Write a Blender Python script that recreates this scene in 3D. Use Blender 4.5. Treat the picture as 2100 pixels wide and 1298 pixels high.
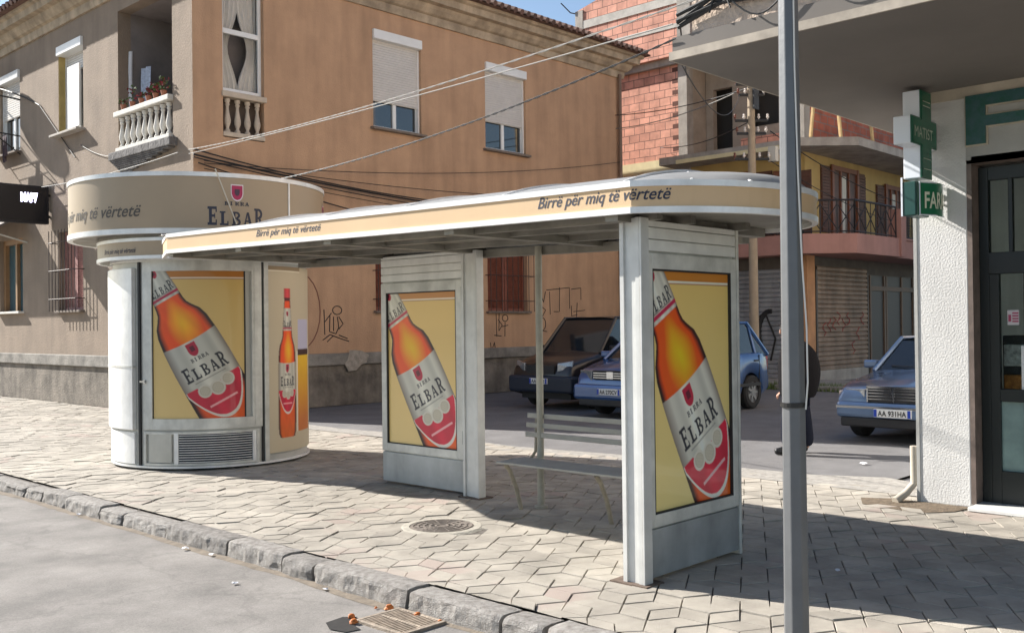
import bpy, bmesh, math, random
import numpy as np
from math import sin, cos, pi, radians, sqrt, atan2, hypot
from mathutils import Vector, Matrix, noise as mnoise

random.seed(7)
for o in list(bpy.data.objects):
    bpy.data.objects.remove(o, do_unlink=True)
SC = bpy.context.scene
COL = SC.collection

# ------------------------------------------------------------------ camera
F_PX, YAW, PITCH, ROLL = 2018.33, radians(43.5723), radians(0.4984), radians(-0.6629)
fw = Vector((cos(YAW)*cos(PITCH), sin(YAW)*cos(PITCH), sin(PITCH)))
rt = Vector((sin(YAW), -cos(YAW), 0)); up = rt.cross(fw)
r2 = cos(ROLL)*rt + sin(ROLL)*up; u2 = -sin(ROLL)*rt + cos(ROLL)*up
cam_d = bpy.data.cameras.new('camera'); cam = bpy.data.objects.new('camera', cam_d); COL.objects.link(cam)
m = Matrix((r2, u2, -fw)).transposed().to_4x4(); m.translation = Vector((0, 0, 1.65)); cam.matrix_world = m
cam_d.sensor_width = 36; cam_d.lens = 36*F_PX/2100; cam_d.clip_start = 0.05; cam_d.clip_end = 2000
SC.camera = cam

# ------------------------------------------------------------------ sky, sun, exposure
S = Vector((-0.45, 1.47, 1.0)).normalized()
w = bpy.data.worlds.new('World'); SC.world = w; w.use_nodes = True
nt = w.node_tree; nt.nodes.clear()
sky = nt.nodes.new('ShaderNodeTexSky'); sky.sky_type = 'NISHITA'; sky.sun_disc = False
sky.sun_elevation = math.asin(S.z); sky.sun_rotation = atan2(S.x, S.y); sky.air_density = 1.0; sky.dust_density = 0.6; sky.ozone_density = 1.0
bg = nt.nodes.new('ShaderNodeBackground'); bg.inputs['Strength'].default_value = 0.06
ow = nt.nodes.new('ShaderNodeOutputWorld'); nt.links.new(sky.outputs[0], bg.inputs[0]); nt.links.new(bg.outputs[0], ow.inputs[0])
sd = bpy.data.lights.new('sun', 'SUN'); sd.energy = 3.9; sd.angle = radians(0.5); sd.color = (1.0, 0.955, 0.89)
sun = bpy.data.objects.new('sun', sd); COL.objects.link(sun); sun.rotation_euler = (-S).to_track_quat('-Z', 'Y').to_euler()
sun.location = S*60
SC.view_settings.view_transform = 'Standard'; SC.view_settings.look = 'None'; SC.view_settings.exposure = 1.5; SC.view_settings.gamma = 1

# ------------------------------------------------------------------ materials
MATS = {}
def mat(name, col, rough=0.6, metal=0.0, var=0.0, scale=4.0, bump=0.0, bscale=60.0, dark=None, stain=0.0, coat=0.0, spec=None, trans=0.0,
        emit=None, emit_s=0.0, island=0.0, ior=None):
    """procedural: noise tint over the base colour, optional vertical run stains, fine bump."""
    if name in MATS: return MATS[name]
    M = bpy.data.materials.new(name); M.use_nodes = True; n = M.node_tree.nodes; l = M.node_tree.links
    b = n['Principled BSDF']; b.inputs['Roughness'].default_value = rough; b.inputs['Metallic'].default_value = metal
    b.inputs['Base Color'].default_value = (*col, 1)
    if coat: b.inputs['Coat Weight'].default_value = coat; b.inputs['Coat Roughness'].default_value = 0.04
    if spec is not None: b.inputs['Specular IOR Level'].default_value = spec
    if trans: b.inputs['Transmission Weight'].default_value = trans
    if ior: b.inputs['IOR'].default_value = ior
    if emit: b.inputs['Emission Color'].default_value = (*emit, 1); b.inputs['Emission Strength'].default_value = emit_s
    tc = n.new('ShaderNodeTexCoord'); out = None
    if var or dark:
        nz = n.new('ShaderNodeTexNoise'); nz.inputs['Scale'].default_value = scale; nz.inputs['Detail'].default_value = 8; nz.inputs['Roughness'].default_value = 0.62
        l.new(tc.outputs['Object'], nz.inputs['Vector'])
        r = n.new('ShaderNodeValToRGB'); dk = dark or tuple(c*(1-var) for c in col); lt = tuple(min(1, c*(1+var*0.6)) for c in col)
        r.color_ramp.elements[0].position = 0.33; r.color_ramp.elements[0].color = (*dk, 1)
        r.color_ramp.elements[1].position = 0.68; r.color_ramp.elements[1].color = (*lt, 1)
        l.new(nz.outputs[0], r.inputs[0]); out = r.outputs[0]
    if stain:
        mp = n.new('ShaderNodeMapping'); mp.inputs['Scale'].default_value = (1.5, 1.5, 0.2); l.new(tc.outputs['Object'], mp.inputs[0])
        nz2 = n.new('ShaderNodeTexNoise'); nz2.inputs['Scale'].default_value = 2.2; nz2.inputs['Detail'].default_value = 7; l.new(mp.outputs[0], nz2.inputs['Vector'])
        r2_ = n.new('ShaderNodeMapRange'); r2_.inputs[1].default_value = 0.42; r2_.inputs[2].default_value = 0.72; r2_.inputs[3].default_value = 1.0; r2_.inputs[4].default_value = 1-stain
        l.new(nz2.outputs[0], r2_.inputs[0])
        mx = n.new('ShaderNodeMix'); mx.data_type = 'RGBA'; mx.blend_type = 'MULTIPLY'; mx.inputs[0].default_value = 1
        if out: l.new(out, mx.inputs[6])
        else: mx.inputs[6].default_value = (*col, 1)
        l.new(r2_.outputs[0], mx.inputs[7]); out = mx.outputs[2]
    if island:
        g = n.new('ShaderNodeNewGeometry'); r3 = n.new('ShaderNodeMapRange'); r3.inputs[3].default_value = 1-island; r3.inputs[4].default_value = 1+island*0.6
        l.new(g.outputs['Random Per Island'], r3.inputs[0])
        mx = n.new('ShaderNodeMix'); mx.data_type = 'RGBA'; mx.blend_type = 'MULTIPLY'; mx.inputs[0].default_value = 1
        if out: l.new(out, mx.inputs[6])
        else: mx.inputs[6].default_value = (*col, 1)
        l.new(r3.outputs[0], mx.inputs[7]); out = mx.outputs[2]
    if out: l.new(out, b.inputs['Base Color'])
    if bump:
        nb = n.new('ShaderNodeTexNoise'); nb.inputs['Scale'].default_value = bscale; nb.inputs['Detail'].default_value = 5; l.new(tc.outputs['Object'], nb.inputs['Vector'])
        bp = n.new('ShaderNodeBump'); bp.inputs['Strength'].default_value = bump; bp.inputs['Distance'].default_value = 0.02
        l.new(nb.outputs[0], bp.inputs['Height']); l.new(bp.outputs[0], b.inputs['Normal'])
    MATS[name] = M; return M

def vcol_mat(name, rough=0.5, coat=0.0):
    M = bpy.data.materials.new(name); M.use_nodes = True; n = M.node_tree.nodes; l = M.node_tree.links
    b = n['Principled BSDF']; b.inputs['Roughness'].default_value = rough
    if coat: b.inputs['Coat Weight'].default_value = coat; b.inputs['Coat Roughness'].default_value = 0.03
    a = n.new('ShaderNodeAttribute'); a.attribute_name = 'print'; l.new(a.outputs['Color'], b.inputs['Base Color']); return M

def brick_mat(name, axis, c1, c2, mortar, bw=0.42, bh=0.23, ms=0.02, bump=0.6, offs=(0,0,0)):
    """hollow clay block masonry; axis = the horizontal object axis that runs along the wall."""
    M = bpy.data.materials.new(name); M.use_nodes = True; n = M.node_tree.nodes; l = M.node_tree.links; b = n['Principled BSDF']; b.inputs['Roughness'].default_value = 0.9
    tc = n.new('ShaderNodeTexCoord'); sp = n.new('ShaderNodeSeparateXYZ'); cb = n.new('ShaderNodeCombineXYZ')
    l.new(tc.outputs['Object'], sp.inputs[0]); l.new(sp.outputs['XY'.index(axis)], cb.inputs[0]); l.new(sp.outputs[2], cb.inputs[1])
    nz = n.new('ShaderNodeTexNoise'); nz.inputs['Scale'].default_value = 2.5; l.new(cb.outputs[0], nz.inputs['Vector'])
    vm = n.new('ShaderNodeVectorMath'); vm.operation = 'MULTIPLY_ADD'; vm.inputs[1].default_value = (0.03, 0.03, 0); l.new(nz.outputs[1], vm.inputs[0]); l.new(cb.outputs[0], vm.inputs[2])
    bt = n.new('ShaderNodeTexBrick'); bt.inputs['Scale'].default_value = 1; bt.inputs['Brick Width'].default_value = bw; bt.inputs['Row Height'].default_value = bh
    bt.inputs['Mortar Size'].default_value = ms; bt.inputs['Color1'].default_value = (*c1, 1); bt.inputs['Color2'].default_value = (*c2, 1); bt.inputs['Mortar'].default_value = (*mortar, 1)
    bt.inputs['Mortar Smooth'].default_value = 0.3
    l.new(vm.outputs[0], bt.inputs['Vector'])
    n2 = n.new('ShaderNodeTexNoise'); n2.inputs['Scale'].default_value = 3; n2.inputs['Detail'].default_value = 9; l.new(tc.outputs['Object'], n2.inputs['Vector'])
    mr = n.new('ShaderNodeMapRange'); mr.inputs[1].default_value = 0.3; mr.inputs[2].default_value = 0.7; mr.inputs[3].default_value = 0.7; mr.inputs[4].default_value = 1.15; l.new(n2.outputs[0], mr.inputs[0])
    mx = n.new('ShaderNodeMix'); mx.data_type = 'RGBA'; mx.blend_type = 'MULTIPLY'; mx.inputs[0].default_value = 1; l.new(bt.outputs[0], mx.inputs[6]); l.new(mr.outputs[0], mx.inputs[7])
    l.new(mx.outputs[2], b.inputs['Base Color'])
    bp = n.new('ShaderNodeBump'); bp.invert = True; bp.inputs['Strength'].default_value = bump; bp.inputs['Distance'].default_value = 0.02; l.new(bt.outputs[1], bp.inputs['Height']); l.new(bp.outputs[0], b.inputs['Normal'])
    MATS[name] = M; return M

def sl(r, g, b):     # sRGB 0..255 -> linear
    return tuple((c/255/12.92 if c/255 <= 0.04045 else ((c/255+0.055)/1.055)**2.4) for c in (r, g, b))

# ------------------------------------------------------------------ mesh builder
class MB:
    def __init__(s): s.v = []; s.f = []; s.mi = []; s.cur = 0
    def add(s, vs, fs):
        k = len(s.v); s.v += [tuple(v) for v in vs]; s.f += [tuple(i+k for i in f) for f in fs]; s.mi += [s.cur]*len(fs); return s
    def box(s, x0, x1, y0, y1, z0, z1):
        x0, x1 = sorted((x0, x1)); y0, y1 = sorted((y0, y1)); z0, z1 = sorted((z0, z1))
        return s.add([(x0,y0,z0),(x1,y0,z0),(x1,y1,z0),(x0,y1,z0),(x0,y0,z1),(x1,y0,z1),(x1,y1,z1),(x0,y1,z1)],
                     [(0,3,2,1),(4,5,6,7),(0,1,5,4),(1,2,6,5),(2,3,7,6),(3,0,4,7)])
    def fbox(s, fr, u0, u1, d0, d1, z0, z1):          # box in a wall frame: u along the wall, d out of the wall
        a = fr(u0, d0, z0); b = fr(u1, d1, z1); return s.box(a[0], b[0], a[1], b[1], a[2], b[2])
    def prism(s, poly, z0, z1):                       # plan polygon (ccw)
        n = len(poly); vs = [(p[0], p[1], z0(p) if callable(z0) else z0) for p in poly] + [(p[0], p[1], z1(p) if callable(z1) else z1) for p in poly]
        fs = [tuple(range(n))[::-1], tuple(range(n, 2*n))] + [(i, (i+1) % n, n+(i+1) % n, n+i) for i in range(n)]
        return s.add(vs, fs)
    def extr(s, pts, dvec):                           # 3d polygon extruded by a vector
        n = len(pts); d = Vector(dvec); vs = [tuple(p) for p in pts] + [tuple(Vector(p)+d) for p in pts]
        return s.add(vs, [tuple(range(n))[::-1], tuple(range(n, 2*n))] + [(i, (i+1) % n, n+(i+1) % n, n+i) for i in range(n)])
    def tube(s, pts, r, seg=8, caps=True):
        P = [Vector(p) for p in pts]; n = len(P); rr = r if isinstance(r, (list, tuple)) else [r]*n; vs = []; prev = None
        for i, p in enumerate(P):
            t = (P[min(i+1, n-1)]-P[max(i-1, 0)]).normalized()
            if prev is None:
                a = Vector((0, 0, 1)) if abs(t.z) < 0.9 else Vector((1, 0, 0)); x = t.cross(a).normalized()
            else: x = (prev-t*prev.dot(t)).normalized()
            prev = x; y = t.cross(x)
            for k in range(seg):
                a = 2*pi*k/seg; vs.append(tuple(p+(x*cos(a)+y*sin(a))*rr[i]))
        fs = [(i*seg+k, i*seg+(k+1) % seg, (i+1)*seg+(k+1) % seg, (i+1)*seg+k) for i in range(n-1) for k in range(seg)]
        if caps: fs += [tuple(range(seg))[::-1], tuple(range((n-1)*seg, n*seg))]
        return s.add(vs, fs)
    def lathe(s, prof, c=(0,0,0), axis='z', seg=24, closed=False):   # prof: (r, h)
        vs = []
        for r, h in prof:
            for k in range(seg):
                a = 2*pi*k/seg; x, y = r*cos(a), r*sin(a)
                p = {'z': (x, y, h), 'y': (x, h, y), 'x': (h, x, y)}[axis]; vs.append((p[0]+c[0], p[1]+c[1], p[2]+c[2]))
        n = len(prof); fs = [(i*seg+k, i*seg+(k+1) % seg, (i+1)*seg+(k+1) % seg, (i+1)*seg+k) for i in range(n-1) for k in range(seg)]
        if closed: fs += [((n-1)*seg+k, (n-1)*seg+(k+1) % seg, (k+1) % seg, k) for k in range(seg)]
        else: fs += [tuple(range(seg))[::-1], tuple(range((n-1)*seg, n*seg))]
        return s.add(vs, fs)
    def arc(s, c, r0, r1, a0, a1, z0, z1, n=None):    # curved slab between two radii, degrees
        n = n or max(2, int(abs(a1-a0)/3)); A = [radians(a0+(a1-a0)*i/n) for i in range(n+1)]; vs = []
        for a in A:
            for r in (r0, r1):
                for z in (z0, z1): vs.append((c[0]+r*cos(a), c[1]+r*sin(a), z))
        fs = []
        for i in range(n):
            k = 4*i; q = k+4; fs += [(k, k+1, q+1, q), (k+2, q+2, q+3, k+3), (k, q, q+2, k+2), (k+1, k+3, q+3, q+1)]
        fs += [(0, 2, 3, 1), (4*n, 4*n+1, 4*n+3, 4*n+2)]
        return s.add(vs, fs)
    def build(s, name, m, parent=None, root=None, smooth=False, bevel=0.0, subsurf=0):
        me = bpy.data.meshes.new(name); me.from_pydata(s.v, [], s.f); ms = m if isinstance(m, (list, tuple)) else [m]
        for mm in ms: me.materials.append(mm)
        if len(ms) > 1: me.polygons.foreach_set('material_index', s.mi)
        bm = bmesh.new(); bm.from_mesh(me); bmesh.ops.recalc_face_normals(bm, faces=bm.faces)
        if smooth:
            for f in bm.faces: f.smooth = True
            for e in bm.edges:
                if len(e.link_faces) == 2 and e.calc_face_angle(0) > 0.7: e.smooth = False
        bm.to_mesh(me); bm.free()
        rt_ = root or (rootof(parent) if parent else None)
        if rt_ is not None:
            me.transform(rt_.matrix_basis.inverted())
        o = bpy.data.objects.new(name, me); COL.objects.link(o)
        if parent: o.parent = parent
        if bevel:
            md = o.modifiers.new('bevel', 'BEVEL'); md.width = bevel; md.segments = 2; md.limit_method = 'ANGLE'; md.angle_limit = radians(40)
        if subsurf:
            md = o.modifiers.new('sub', 'SUBSURF'); md.levels = subsurf; md.render_levels = subsurf
        return o
def rootof(o):
    while o.parent: o = o.parent
    return o if o.type == 'EMPTY' else None
def tag(o, label, cat, group=None, kind=None):
    if label: o['label'] = label
    if cat: o['category'] = cat
    if group: o['group'] = group
    if kind: o['kind'] = kind
    return o
def thing(name, label, cat, loc=(0,0,0), rz=0.0, group=None):
    o = bpy.data.objects.new(name, None); COL.objects.link(o); o.location = loc; o.rotation_euler = (0, 0, rz); o.empty_display_size = 0.2
    o.matrix_basis = Matrix.Translation(loc) @ Matrix.Rotation(rz, 4, 'Z')
    return tag(o, label, cat, group)
def struct(o): o['kind'] = 'structure'; return o
def copy_tree(o, parent=None):
    c = o.copy(); COL.objects.link(c); c.parent = parent
    for ch in list(o.children): copy_tree(ch, c)
    return c
def single(name, mb, m, loc, label, cat, group=None, **k):          # a thing that is one mesh, origin at its base
    me_o = mb.build(name, m, **k); me_o.data.transform(Matrix.Translation(-Vector(loc))); me_o.location = loc
    return tag(me_o, label, cat, group)

WX = lambda c: (lambda u, d, z: (c-d, u, z))          # wall x = c looking to -x, u = y
WY = lambda c: (lambda u, d, z: (u, c-d, z))          # wall y = c looking to -y, u = x

def wall(fr, u0, u1, z0, z1, holes, depth=0.25):
    """front skin of a wall with real openings and their reveals"""
    mb = MB(); us = sorted({u0, u1, *[h[0] for h in holes], *[h[1] for h in holes]}); zs = sorted({z0, z1, *[h[2] for h in holes], *[h[3] for h in holes]})
    for i in range(len(us)-1):
        for j in range(len(zs)-1):
            a, b, c, d = us[i], us[i+1], zs[j], zs[j+1]; mu, mz = (a+b)/2, (c+d)/2
            if any(h[0] < mu < h[1] and h[2] < mz < h[3] for h in holes): continue
            mb.add([fr(a, 0, c), fr(b, 0, c), fr(b, 0, d), fr(a, 0, d)], [(0, 1, 2, 3)])
    for a, b, c, d in [h[:4] for h in holes]:
        for p, q in (((a, c), (b, c)), ((b, c), (b, d)), ((b, d), (a, d)), ((a, d), (a, c))):
            mb.add([fr(p[0], 0, p[1]), fr(q[0], 0, q[1]), fr(q[0], -depth, q[1]), fr(p[0], -depth, p[1])], [(0, 1, 2, 3)])
    return mb
def raw(mb, name, m, parent):        # build without normal recalculation problems (open skins are fine two-sided)
    return mb.build(name, m, parent)

# ------------------------------------------------------------------ text
def text_geo(body, size=1.0, shear=0.0, bold=0.0, align='LEFT', sx=1.0):
    cu = bpy.data.curves.new('txt', 'FONT'); cu.body = body; cu.size = size; cu.shear = shear; cu.offset = bold; cu.align_x = align; cu.resolution_u = 3
    ob = bpy.data.objects.new('txt', cu); COL.objects.link(ob); bpy.context.view_layer.update()
    me = bpy.data.meshes.new_from_object(ob.evaluated_get(bpy.context.evaluated_depsgraph_get()))
    vs = [(v.co.x*sx, v.co.y) for v in me.vertices]; fs = [tuple(p.vertices) for p in me.polygons]
    bpy.data.objects.remove(ob); bpy.data.curves.remove(cu); bpy.data.meshes.remove(me); return vs, fs
def text_mb(body, size, fmap, mb=None, **k):
    vs, fs = text_geo(body, size, **k); mb = mb or MB(); return mb.add([fmap(x, y) for x, y in vs], fs)
def text_w(body, size, **k):
    vs, _ = text_geo(body, size, **k); return max(v[0] for v in vs)

# serif capitals as unions of polygons in a unit cell
def bowl(cx, cy, rx, ry, t, a0=-90, a1=90, n=12):
    out = []
    for i in range(n):
        p = [radians(a0+(a1-a0)*(i+k)/n) for k in (0, 1)]
        out.append([(cx+rx*cos(p[0]), cy+ry*sin(p[0])), (cx+rx*cos(p[1]), cy+ry*sin(p[1])), (cx+(rx-t)*cos(p[1]), cy+(ry-t*0.62)*sin(p[1])), (cx+(rx-t)*cos(p[0]), cy+(ry-t*0.62)*sin(p[0]))])
    return out
R_ = lambda a, b, c, d: [(a, c), (b, c), (b, d), (a, d)]
GL = {
 'E': [R_(.14,.42,0,1), R_(0,.9,.0,.14), R_(0,.9,.86,1), R_(.4,.74,.44,.57), R_(.78,.9,.0,.3), R_(.78,.9,.7,1), R_(.66,.74,.36,.65)],
 'L': [R_(.14,.42,0,1), R_(0,.86,0,.14), R_(0,.56,.88,1), R_(.74,.86,0,.32)],
 'B': [R_(.12,.38,0,1), R_(0,.5,0,.12), R_(0,.5,.88,1), R_(.3,.55,.46,.57)] + bowl(.5,.27,.42,.27,.24) + bowl(.48,.75,.38,.25,.22),
 'A': [[(.38,1),(.6,1),(.92,.08),(.64,.08)], [(.38,1),(.5,1),(.24,.08),(.08,.08)], R_(-.02,.34,0,.1), R_(.54,1.0,0,.1), R_(.24,.7,.3,.42)],
 'R': [R_(.12,.38,0,1), R_(0,.5,0,.12), R_(0,.5,.88,1), R_(.3,.5,.42,.53), [(.42,.48),(.66,.48),(1.0,0),(.74,0)], R_(.74,1.06,0,.1)] + bowl(.48,.71,.42,.29,.24),
 'I': [R_(.2,.5,0,1), R_(.05,.65,0,.12), R_(.05,.65,.88,1)],
}
def word(s, x0, x1, y0, y1, tall=()):
    """polygons of a serif word fitted in a box; letters in `tall` rise a third above"""
    n = len(s); cw = (x1-x0)/n; out = []
    for i, ch in enumerate(s):
        h = (y1-y0)*(1.0 if (i in tall or not tall) else 0.76)
        for p in GL[ch]: out.append([(x0+cw*(i+0.06)+cw*0.84*a, y0+h*b) for a, b in p])
    return out
def inpoly(px, py, poly):
    ins = np.zeros(px.shape, bool); n = len(poly)
    for i in range(n):
        x1, y1 = poly[i]; x2, y2 = poly[(i+1) % n]
        if y1 == y2: continue
        c = ((y1 > py) != (y2 > py)) & (px < (x2-x1)*(py-y1)/(y2-y1)+x1); ins ^= c
    return ins

# ------------------------------------------------------------------ the printed beer advert
def c8(*a): return np.array(sl(*a))
PROF = [(-570,0),(-569,42),(-505,42),(-500,38),(-420,48),(-320,60),(-262,63),(-242,67),(-222,79),(-195,99),(-160,110),(-94,116),(0,119),(300,119),(360,114),(382,98),(383,0)]
def bottle_col(s, t, bgc):
    """printed bottle: s along the axis, t across (art units); returns colour array over bgc"""
    w_ = np.interp(s, [p[0] for p in PROF], [p[1] for p in PROF]); q = t/np.maximum(w_, 1); out = bgc.copy(); ins = (np.abs(q) < 1) & (s > -570) & (s < 383)
    aq = np.abs(q)[:, None]; q_ = q[:, None]; s_ = s[:, None]
    # amber beer
    r = np.sqrt(((s_+170)/120)**2+((q_-0.1)/0.62)**2); k = np.clip(r, 0, 1)**1.2
    am = (1-k)*c8(255, 186, 22)+k*c8(240, 80, 12)
    k2 = np.clip((s_-150)/200, 0, 1); am = am*(1-k2)+k2*c8(214, 96, 26)
    e = np.clip((aq-0.73)/0.19, 0, 1)**1.1; am = am*(1-e)+e*c8(44, 14, 14)
    wob = 0.5+0.5*np.sin(s_*0.05+np.sin(t[:, None]*0.07)*2); am = am*(0.96+0.08*wob)
    col = am
    # silver labels
    band = 0.5+0.32*np.cos(q_*6.0+0.5)+0.18*np.cos(q_*13+2); sv = c8(220, 216, 200)*(0.62+0.42*band); ed = np.clip((aq-0.7)/0.3, 0, 1); sv = sv*(1-ed)+ed*c8(120, 108, 98)
    arc = 10*(1-q_**2)
    neck = ((s_ > -440) & (s_ < -284)); col = np.where(neck, sv, col)
    body = ((s_ > -104+arc) & (s_ < 96)); col = np.where(body, sv, col)
    # red field ending in a rounded tip with a white rim
    tip = 236-150*np.abs(q_)**2.2
    rim = (s_ >= 88) & (s_ < tip+13) & (aq < 0.97); red = (s_ >= 88) & (s_ < tip) & (aq < 0.95)
    col = np.where(rim, c8(224, 214, 200), col); rc = c8(206, 24, 58)*(0.8+0.3*band); col = np.where(red, rc, col)
    up_ = (s_ >= 88) & (s_ < 128-45*np.abs(q_-0.0)-18*np.abs(np.sin(q_*7))) & (aq < 0.8); col = np.where(up_, sv, col)
    for (ms_, mt_, mr_) in ((112, -46, 27), (122, 4, 30), (108, 54, 27)):
        d = np.sqrt((s_-ms_)**2+(t[:, None]-mt_)**2); col = np.where(d < mr_, c8(206, 200, 184), col); col = np.where((d < mr_*0.74), c8(178, 168, 146), col); col = np.where((d < mr_*0.66), c8(196, 187, 166)*(.94+.06*np.sin(s_*.6)*np.cos(t[:, None]*.5)), col)
    stripe = (np.abs(s_-178) < 4) & (aq < 0.5); col = np.where(stripe, c8(240, 170, 170), col)
    # neck red band
    nb = (s_ > -305) & (s_ < -294); col = np.where(nb, c8(176, 22, 66), col)
    # shields
    for (cs, ct, sc_) in ((-62, -6, 25), (-402, 0, 15)):
        ss = (s_-cs)/sc_; tt = (t[:, None]-ct)/sc_; sh = (ss > -1) & (ss < 1.25) & (np.abs(tt) < np.where(ss < 0.1, 0.82, 0.82*np.sqrt(np.clip(1-((ss-0.1)/1.15)**2, 0, 1)))); col = np.where(sh, c8(178, 26, 58), col)
        g = sh & (np.abs(tt) < 0.35) & (np.abs(ss) < 0.45); col = np.where(g, c8(96, 16, 40), col)
    cap = s_ < -500; col = np.where(cap, c8(206, 60, 62)*(0.7+0.5*(1-aq)), col); col = np.where((s_ > -512) & (s_ < -490), c8(90, 20, 24), col)
    # lettering
    ink = c8(24, 26, 40)
    def put(polys):
        nonlocal col
        for p in polys:
            xs = [a[0] for a in p]; ys = [a[1] for a in p]; sel = np.where((t >= min(xs)) & (t <= max(xs)) & (s <= -min(ys)) & (s >= -max(ys)))[0]
            if len(sel) == 0: continue
            h = inpoly(t[sel], -s[sel], p); col[sel[h]] = ink
    put(word('ELBAR', -92, 92, -58, 4, tall=(0, 4))); put(word('BIRRA', -36, 40, 10, 26))
    put(word('ELBAR', -52, 52, 312, 352, tall=(0, 4)))
    ln = (np.abs(s_-70) < 2.2) & (aq < 0.55) & (np.sin(t[:, None]*1.3) > -0.5); col = np.where(ln, c8(110, 106, 100), col)
    ln = (np.abs(s_+309) < 1.6) & (aq < 0.7); col = np.where(ln, c8(90, 86, 84), col)
    out[ins] = col[ins]; return out
def advert_grid():
    nx, ny = 170, 276; W_, H_ = 365.0, 597.0; xs = np.linspace(0, W_, nx); ys = np.linspace(0, H_, ny); X, Y = np.meshgrid(xs, ys)
    acc = 0
    for ox, oy in ((-.27,-.27),(.27,-.27),(-.27,.27),(.27,.27)):
        x = (X+ox*W_/nx).ravel(); y = (Y+oy*H_/ny).ravel(); n = len(x)
        bgc = np.tile(c8(218, 182, 106), (n, 1)); k = np.clip(y/H_, 0, 1)[:, None]; bgc = bgc*(1-k*0.7)+c8(228, 200, 136)*k*0.7
        bgc[y < 27] = c8(186, 118, 40); bgc[(y >= 27) & (y < 33)] = c8(238, 220, 196); bgc[(y >= 33) & (y < 36)] = c8(160, 110, 80)
        dx, dy = x-198, y-367; s = dx*0.477+dy*0.879; t = dx*0.879-dy*0.477
        # the second bottle's amber shoulder peeping in at the lower right
        bgc[(x > 352-0.0*y) & (y > 470) & (x+0.5*y > 610)] = c8(224, 128, 40)
        acc = acc+bottle_col(s, t, bgc)
    return nx, ny, xs/W_, ys/H_, acc/4
ADV = advert_grid()
def slim_grid():
    """upright bottle and a full glass on a cream panel; u in 0..1 across 84 art px, v down 400"""
    nx, ny = 110, 300; W_, H_ = 86.0, 412.0; xs = np.linspace(0, W_, nx); ys = np.linspace(0, H_, ny); X, Y = np.meshgrid(xs, ys); acc = 0
    for ox, oy in ((-.25,-.25),(.25,-.25),(-.25,.25),(.25,.25)):
        x = (X+ox*W_/nx).ravel(); y = (Y+oy*H_/ny).ravel(); n = len(x); bgc = np.tile(c8(196, 182, 154), (n, 1))
        bgc[(y < 9) & (x < 40)] = c8(150, 128, 96); bgc[(y >= 9) & (y < 12) & (x < 40)] = c8(226, 216, 192)
        # glass of beer
        g = (x > 35) & (x < 62) & (y > 200) & (y < 372); k = np.clip((y[g]-200)/150, 0, 1)[:, None]; bgc[g] = c8(232, 186, 40)*(1-k)+c8(196, 110, 44)*k
        g = (x > 35) & (x < 62) & (y > 186) & (y <= 200); bgc[g] = c8(70, 40, 30)
        g = (x > 36) & (x < 61) & (y > 118) & (y <= 186); bgc[g] = c8(188, 184, 204)
        g = (np.abs(x-34.2) < 0.8) & (y > 190) & (y < 372); bgc[g] = c8(230, 224, 210)
        yy = [49,72,74,138,150,213,325,378,382]; ss = [-569,-505,-500,-300,-262,-104,236,378,383]
        s = np.interp(y, yy, ss, left=-900, right=900); t = (x-20.6)*10.6
        acc = acc+bottle_col(s, t, bgc)
    return nx, ny, xs/W_, ys/H_, acc/4
SLIM = slim_grid()
def print_mesh(G, fmap, name, m, parent, gain=1.0):      # gain: paints the light each poster gets into its print colours
    nx, ny, us, vs, col = G
    V = [fmap(u, v) for v in vs for u in us]; Fc = [(j*nx+i, (j+1)*nx+i, (j+1)*nx+i+1, j*nx+i+1) for j in range(ny-1) for i in range(nx-1)]
    mb = MB(); mb.v = V; mb.f = Fc; mb.mi = [0]*len(Fc); o = mb.build(name, m, parent); me = o.data
    at = me.color_attributes.new('print', 'FLOAT_COLOR', 'POINT'); a = np.ones((nx*ny, 4)); a[:, :3] = np.clip(col*gain, 0, .9); at.data.foreach_set('color', a.ravel()); return o

# ================================================================== SETTING
asphalt = mat('asphalt', (0.27, 0.25, 0.23), 0.9, var=0.16, scale=1.7, bump=0.5, bscale=220, dark=(0.175, 0.163, 0.15))
asphalt2 = mat('asphalt_side', (0.17, 0.165, 0.165), 0.9, var=0.2, scale=1.5, bump=0.5, bscale=160)
soil = mat('ground_soil', (0.16, 0.14, 0.11), 0.95, var=0.3, scale=0.6)
struct(MB().add([(-400,-400,-.2),(400,-400,-.2),(400,400,-.2),(-400,400,-.2)], [(0,1,2,3)]).build('ground', soil))
# road: gridded sheet with shallow undulation
def sheet(name, x0, x1, y0, y1, z, m, dx=0.5, amp=0.0):
    nx = max(2, int((x1-x0)/dx)+1); ny = max(2, int((y1-y0)/dx)+1); mb = MB()
    vs = [(x0+(x1-x0)*i/(nx-1), y0+(y1-y0)*j/(ny-1)) for j in range(ny) for i in range(nx)]
    mb.add([(x, y, z(x, y) if callable(z) else z+amp*mnoise.noise(Vector((x*.5, y*.5, 3)))) for x, y in vs], [(j*nx+i, j*nx+i+1, (j+1)*nx+i+1, (j+1)*nx+i) for j in range(ny-1) for i in range(nx-1)])
    o = mb.build(name, m, smooth=True); return struct(o)
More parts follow.
